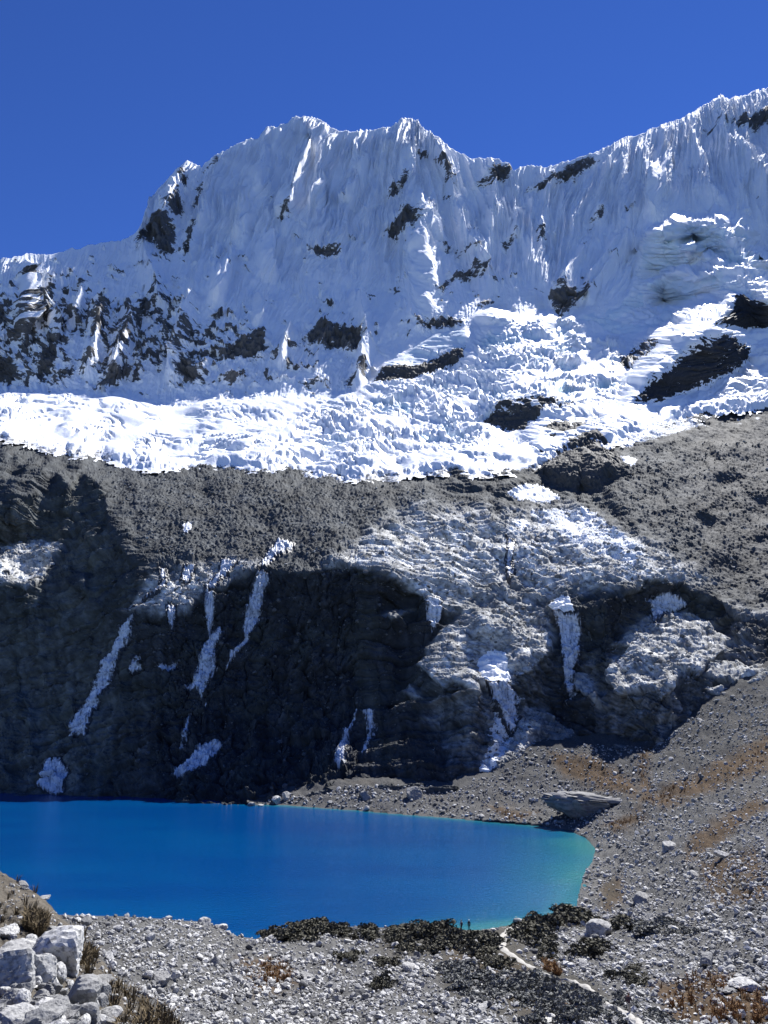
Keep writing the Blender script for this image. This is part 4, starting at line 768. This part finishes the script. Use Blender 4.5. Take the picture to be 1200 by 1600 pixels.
# talus on the bench
n = 30000; tx = rng.uniform(-60, 1260, n); ty = rng.uniform(690, 960, n)
sc_ = field_max(tx, ty, [[(150,725),(240,742),(500,755),(640,760),(760,780),(700,800),(620,800),(540,850),(440,885),(330,900),(290,880),(230,860),(190,800)],[(990,705),(1230,650),(1230,950),(1120,930),(1060,890),(1010,830),(960,780)]], 10)
ok = (sc_ > 0) & (fbm(tx / 50, ty / 20, 3, 630) > -.25); tx, ty = tx[ok], ty[ok]; tP = CLIFF(tx, ty)
keep_ = (tx < 900) | (rng.random(len(tx)) < .45); tx, ty, tP = tx[keep_], ty[keep_], tP[keep_]
stones('talus', tP, np.linalg.norm(tP, axis=1) / F * .5 * np.minimum(1.7 * (1 - rng.random(len(tx))) ** -.38, 7), np.clip(rng.normal(.12, .12, len(tx)) + .55 * (rng.random(len(tx)) > .84), 0, 1), protoS, 'dark blocky talus lying on the rock bench')

# broken blocks half sunk in the slabs, ledges and wall
n = 26000; tx = rng.uniform(-60, 1260, n); ty = rng.uniform(770, 1240, n)
lz = field_max(tx, ty, [[(500,890),(560,845),(640,800),(760,795),(900,795),(1050,870),(1110,905),(1000,915),(900,915),(840,940),(700,955),(640,925),(600,890)],[(690,985),(790,910),(860,960),(868,1012),(800,1075),(700,1060),(650,1035)],[(200,955),(240,900),(340,880),(400,885),(310,925),(295,955)],[(960,1003),(1030,955),(1130,990),(1110,1040),(1035,1093),(950,1070)],LEDGES[4][0],LEDGES[7][0]], 12)
wz = (lz < -2) & (poly_sd(tx, ty, wall) > 3)
ok = ((lz > 0) | (wz & (rng.random(n) < .22))) & (fbm(tx / 30, ty / 16, 3, 632) > -.3)
for q in [w_[0] for w_ in WF] + SNOWP: ok &= field_max(tx, ty, [q], 4) < 0
tx, ty, wz = tx[ok], ty[ok], wz[ok]; tP = CLIFF(tx, ty)
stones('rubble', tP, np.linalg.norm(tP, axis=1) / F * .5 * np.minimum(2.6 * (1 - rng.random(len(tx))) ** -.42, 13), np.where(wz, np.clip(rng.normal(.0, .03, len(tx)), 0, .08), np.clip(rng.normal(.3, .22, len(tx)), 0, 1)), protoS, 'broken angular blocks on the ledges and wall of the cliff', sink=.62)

# ------------------------------------------------------------------ trail
def build_trail():
    tr = np.array(TRAIL, float); d = np.r_[0, np.cumsum(np.hypot(*np.diff(tr, axis=0).T))]; s = np.linspace(0, d[-1], 160)
    cx = np.interp(s, d, tr[:, 0]); cy = np.interp(s, d, tr[:, 1]); cx = cx + 2 * perlin(s / 12, s * 0, 700)
    wd = np.interp(s, [0, 30, 60, 100, d[-1]], [6, 8, 6, 6.5, 8]) * (1 + .4 * perlin(s / 9, s * 0 + 5, 701))
    rows = []
    for k in np.linspace(-1, 1, 9): rows.append(ground_pt(cx + wd * k, cy + wd * .12 * k) + np.array([0, 0, .22 - .2 * k * k]))
    P = np.stack(rows, 0)
    tag(mesh('path', P.reshape(-1, 3), grid_faces(*P.shape[:2]), M_PATH), 'narrow pale dirt trail winding down to the lake', 'trail', kind='structure')
build_trail()

# ------------------------------------------------------------------ shrubs
def shrub_mesh(i, mat):
    r = np.random.default_rng(900 + i); nb = r.integers(5, 9)
    c = np.c_[r.normal(size=(nb, 2)) * .42, r.uniform(.25, .75, nb)]; rr = r.uniform(.3, .5, nb)
    n = 420; k = r.integers(0, nb, n); dr = r.normal(size=(n, 3)); dr /= np.linalg.norm(dr, axis=1, keepdims=True); dr[:, 2] = np.abs(dr[:, 2]) * .9 - .15
    p = c[k] + dr * (rr[k] * r.uniform(.7, 1.1, n))[:, None]; p[:, 2] = np.maximum(p[:, 2], .03)
    a = r.normal(size=(n, 3)); a /= np.linalg.norm(a, axis=1, keepdims=True); b = np.cross(a, r.normal(size=(n, 3))); b /= np.linalg.norm(b, axis=1, keepdims=True)
    sz = r.uniform(.05, .12, n)[:, None]
    V = np.stack([p - a * sz * 1.5, p + b * sz, p + a * sz * 1.5, p - b * sz], 1).reshape(-1, 3)
    Fq = np.arange(4 * n).reshape(n, 4); tn = np.repeat(np.clip(r.normal(.4, .3, n), 0, 1), 4)
    return mesh('foliage', V, Fq, mat, {'tone': tn}, smooth=False, link=False).data
def stem_mesh(i):
    r = np.random.default_rng(950 + i); Vs, Fs = [], []; o = 0
    for k in range(7):
        tip = np.r_[r.normal(size=2) * .5, r.uniform(.5, .9)]; bs = np.r_[r.normal(size=2) * .08, -.15]
        for q, (pt, w_) in enumerate(((bs, .04), ((bs + tip) / 2 + r.normal(size=3) * .05, .028), (tip, .01))):
            for a in range(4): Vs.append(pt + w_ * np.array([math.cos(a * PI / 2), math.sin(a * PI / 2), 0]))
        for q in range(2):
            for a in range(4): Fs.append([o + q * 4 + a, o + q * 4 + (a + 1) % 4, o + q * 4 + 4 + (a + 1) % 4, o + q * 4 + 4 + a])
        o += 12
    return mesh('stem', np.array(Vs), np.array(Fs), M_STEM, link=False).data
FD = [shrub_mesh(i, M_LEAF) for i in range(5)]; FG = [shrub_mesh(i + 5, M_LEAF2) for i in range(4)]; SM = [stem_mesh(i) for i in range(3)]
def shrub(px, py, wpx, dark, label, grp, pt=ground_pt):
    p = pt(np.array([px], float), np.array([py], float))[0]; r = wpx * np.linalg.norm(p) / F * .5
    o = bpy.data.objects.new('bush', random.choice(FD if dark else FG)); C.objects.link(o)
    o.location = p; k = r / .85; o.scale = (k * random.uniform(.85, 1.3), k * random.uniform(.85, 1.3), k * random.uniform(.5, .95)); o.rotation_euler = (0, 0, random.uniform(0, 6.28))
    tag(o, label, 'bush', grp)
    if wpx > 17:
        s_ = bpy.data.objects.new('stem', random.choice(SM)); C.objects.link(s_); s_.parent = o
VREG = [([(400,1464),(430,1454),(490,1447),(600,1451),(690,1453),(680,1465),(600,1470),(520,1466),(440,1472)], 46, 20, True, 'dark green bush in the strip along the near shore'),
 ([(600,1470),(690,1456),(760,1462),(800,1490),(850,1515),(820,1530),(760,1510),(700,1490),(620,1490)], 55, 19, True, 'dark brown green bush in the thicket beside the trail'),
 ([(800,1445),(850,1438),(900,1430),(918,1440),(900,1450),(850,1458),(820,1470)], 22, 24, True, 'nearly black bush by the water at the top of the trail'),
 ([(845,1460),(880,1475),(860,1500),(830,1490)], 8, 20, True, 'dark bush on the stones just right of the trail'),
 ([(690,1505),(740,1510),(800,1540),(790,1570),(730,1560),(690,1535)], 44, 19, False, 'round grey bush in the pale hollow'),
 ([(800,1530),(870,1540),(940,1575),(920,1600),(840,1600),(800,1570)], 54, 24, False, 'grey green bush below the trail'),
 ([(940,1550),(980,1560),(1060,1600),(960,1600)], 10, 18, False, 'grey brown bush beside the lower trail'),
 ([(995,1448),(1050,1442),(1090,1455),(1050,1464),(1000,1462)], 12, 17, False, 'low grey bush on the stony flat at the right'),
 ([(890,1482),(940,1482),(930,1500),(895,1500)], 6, 20, True, 'dark bush on the stony slope above the trail'),
 ([(965,1440),(1000,1445),(1000,1455),(960,1452)], 4, 20, True, 'dark bush right of the smooth whitish boulder'),
 ([(930,1500),(1010,1510),(1000,1540),(950,1530)], 9, 14, True, 'small dark bush on the stones of the right slope'),
 ([(590,1500),(625,1500),(620,1515),(590,1515)], 4, 20, True, 'dark bush standing alone at the edge of the pale rubble'),
 ([(575,1530),(605,1530),(600,1545),(580,1545)], 2, 22, True, 'dark bush alone in the pale rubble'),
 ([(520,1490),(560,1495),(555,1510),(525,1505)], 3, 18, True, 'dark bush on the upper rubble below the shore strip')]
TR2 = [((1 - k) * a[0] + k * b[0], (1 - k) * a[1] + k * b[1]) for a, b in zip(TRAIL, TRAIL[1:]) for k in (0, .25, .5, .75)]
for pl, cnt, sz, dk, lb in VREG:
    p = np.array(pl); c = 0; guard = 0
    while c < cnt and guard < 4000:
        guard += 1; x = random.uniform(p[:, 0].min(), p[:, 0].max()); y = random.uniform(p[:, 1].min(), p[:, 1].max())
        if any(abs(x - a) < 11 and -6 < y + 3 - b < 15 for a, b in TR2): continue
        if poly_sd(np.array([x]), np.array([y]), pl)[0] > 0 and (poly_sd(np.array([x]), np.array([y]), SHORE)[0] < -1):
            shrub(x, y + 3, sz * random.uniform(.8, 1.6), dk, lb, lb.replace('bush', 'bushes', 1)); c += 1

# ------------------------------------------------------------------ dry grass
def grass(name, pos, size, mat, label, blades=9):
    n = len(pos) * blades; c = np.repeat(pos, blades, 0); s = np.repeat(size, blades) * rng.uniform(.6, 1.2, n)
    a = rng.uniform(0, 2 * PI, n); lean = rng.uniform(.1, .8, n); dx = np.stack([np.cos(a), np.sin(a), 0 * a], -1); sd_ = np.stack([-np.sin(a), np.cos(a), 0 * a], -1)
    b0 = c + dx * (s * .15)[:, None]; up = np.array([0, 0, 1.])
    m_ = b0 + dx * (s * lean * .4)[:, None] + up * (s * .6)[:, None]; t_ = b0 + dx * (s * lean)[:, None] + up * (s * (1 - lean * .4))[:, None]
    wv = sd_ * (s * .045)[:, None]
    V = np.stack([b0 - wv, b0 + wv, m_ + wv * .8, m_ - wv * .8, t_], 1).reshape(-1, 3); k = np.arange(n)[:, None] * 5
    tn = np.repeat(np.clip(rng.normal(.5, .28, n), 0, 1), 5)
    tag(mesh(name, V, [k + np.array([[0, 1, 2, 3]]), k + np.array([[3, 2, 4]])], mat, {'tone': tn}, smooth=False), label, 'grass', kind='stuff')
def in_polys(polys, n, pt, hill):
    out = []
    for pl in polys:
        p = np.array(pl, float); x = rng.uniform(p[:, 0].min(), p[:, 0].max(), n); y = rng.uniform(p[:, 1].min(), p[:, 1].max(), n)
        ok = (poly_sd(x, y, pl) > 0) & (fbm(x / 14, y / 9, 2, 640) > .05)
        if hill: ok &= on_hill(x, y)
        out.append(pt(x[ok], y[ok]))
    return np.concatenate(out)
gp = in_polys([[(-300,1180),(-40,1345),(60,1395),(110,1440),(70,1455),(0,1460),(-300,1460)],[(40,1430),(70,1430),(70,1465),(40,1465)],[(110,1440),(150,1500),(140,1530),(120,1500)],[(150,1520),(230,1570),(300,1620),(200,1640),(165,1570)]], 1000, hill_pt, True)
grass('dry_grass', gp, rng.uniform(.12, .5, len(gp)), M_GRASS, 'brown dry grass tufts on the left hillside', 12)
gp = in_polys([[(945,1292),(1000,1268),(1012,1282),(960,1302)],[(1000,1250),(1050,1228),(1080,1225),(1060,1250),(1020,1265)],[(870,1185),(930,1185),(985,1220),(1000,1248),(940,1238)],[(1100,1565),(1200,1585),(1200,1600),(1120,1595)],[(760,1262),(840,1272),(800,1283)],[(1000,1180),(1020,1168),(1012,1200),(1000,1225)],[(850,1500),(880,1510),(875,1525),(850,1520)],[(400,1500),(440,1505),(460,1530),(410,1550)],[(880,1570),(900,1575),(895,1590),(870,1590)],[(1020,1545),(1120,1525),(1200,1548),(1200,1600),(1070,1600)],[(1090,1240),(1190,1165),(1195,1190),(1110,1240)]], 420, ground_pt, False)
grass('rust_grass', gp, rng.uniform(.5, 1.1, len(gp)), M_RUST, 'rust coloured low plants in patches on the moraine')

# ------------------------------------------------------------------ hikers
def hiker(px, py, top, leg, stride, rz, label, hat, pack=None):
    p = ground_pt(np.array([px], float), np.array([py], float))[0]
    J = {'pelvis': (0, 0, .95, .13), 'belly': (0, 0, 1.1, .13), 'chest': (0, .0, 1.32, .155), 'neck': (0, .01, 1.48, .06), 'jaw': (0, .02, 1.56, .075), 'head': (0, .02, 1.66, .1), 'crown': (0, .01, 1.74, .07)}
    E = [('pelvis', 'belly'), ('belly', 'chest'), ('chest', 'neck'), ('neck', 'jaw'), ('jaw', 'head'), ('head', 'crown')]
    for sg, n_ in ((-1, 'l'), (1, 'r')):
        st = stride * sg
        J.update({n_ + 'hip': (.1 * sg, 0, .9, .1), n_ + 'knee': (.11 * sg, st * .5 + .03, .5, .065), n_ + 'ankle': (.11 * sg, st, .09, .045), n_ + 'toe': (.12 * sg, st + .17, .04, .04),
                  n_ + 'sho': (.19 * sg, 0, 1.4, .07), n_ + 'elb': (.25 * sg, -st * .4 - .04, 1.13, .048), n_ + 'wri': (.24 * sg, -st * .6 + .12, .9, .035), n_ + 'hand': (.235 * sg, -st * .6 + .16, .82, .035)})
        E += [('pelvis', n_ + 'hip'), (n_ + 'hip', n_ + 'knee'), (n_ + 'knee', n_ + 'ankle'), (n_ + 'ankle', n_ + 'toe'), ('chest', n_ + 'sho'), (n_ + 'sho', n_ + 'elb'), (n_ + 'elb', n_ + 'wri'), (n_ + 'wri', n_ + 'hand')]
    ks = list(J); me = bpy.data.meshes.new('person'); me.from_pydata([J[k][:3] for k in ks], [(ks.index(a), ks.index(b)) for a, b in E], [])
    m, t, b = new_mat('person_clothes'); ge = N(t, 'ShaderNodeTexCoord'); sx = N(t, 'ShaderNodeSeparateXYZ'); t.links.new(ge.outputs['Object'], sx.inputs[0])
    c = ramp(t, math_(t, 'DIVIDE', sx.outputs[2], 1.8), [(.0, (.03, .025, .02)), (.06, leg), (.52, top), (.835, (.35, .2, .13))])
    t.nodes[-1 if False else [i for i, q in enumerate(t.nodes) if q.type == 'VALTORGB'][0]].color_ramp.interpolation = 'CONSTANT'
    done(t, b, c, .85, .2); me.materials.append(m)
    o = bpy.data.objects.new('person', me); C.objects.link(o)
    md = o.modifiers.new('skin', 'SKIN'); o.modifiers.new('sub', 'SUBSURF').render_levels = 2; o.modifiers['sub'].levels = 2
    sv = me.skin_vertices[0].data if me.skin_vertices else None
    if sv is None:
        return None
    for i, k in enumerate(ks): sv[i].radius = (J[k][3],) * 2
    sv[0].use_root = True
    for pl in me.polygons: pl.use_smooth = True
    o.location = (p[0], p[1], p[2] + .02); o.rotation_euler = (0, 0, rz)
    # hat / hair
    V, Fc = ico(3); V = V * np.array([.125, .135, .1]) + np.array([0, .01, 1.73]); V[:, 2] = np.maximum(V[:, 2], 1.69)
    brim = (V[:, 2] <= 1.691); V[brim, :2] *= 1.25
    hm, ht, hb = new_mat('hat_cloth'); done(ht, hb, hat); mesh('hat', V, Fc, hm, parent=o)
    if pack:
        V, Fc = ico(3); V = np.sign(V) * np.abs(V) ** .55 * np.array([.16, .11, .26]) + np.array([0, -.22, 1.22]); pm, pt_, pb = new_mat('pack_cloth'); done(pt_, pb, pack); mesh('backpack', V, Fc, pm, parent=o)
    return tag(o, label, 'person')
def add_skin_layer(): pass
hiker(733, 1454, (.03, .03, .035), (.025, .03, .04), .06, 2.9, 'person in dark clothes and a pale hat standing at the lake shore', (.7, .68, .62))
hiker(721, 1455, (.5, .48, .46), (.04, .04, .045), .1, .4, 'person in a light jacket standing left of the dark one', (.12, .1, .09), (.05, .05, .06))
hiker(984, 1588, (.06, .04, .05), (.4, .36, .3), .16, 3.3, 'hiker in dark jacket and pale trousers walking the lower trail', (.1, .07, .06), (.1, .04, .05))
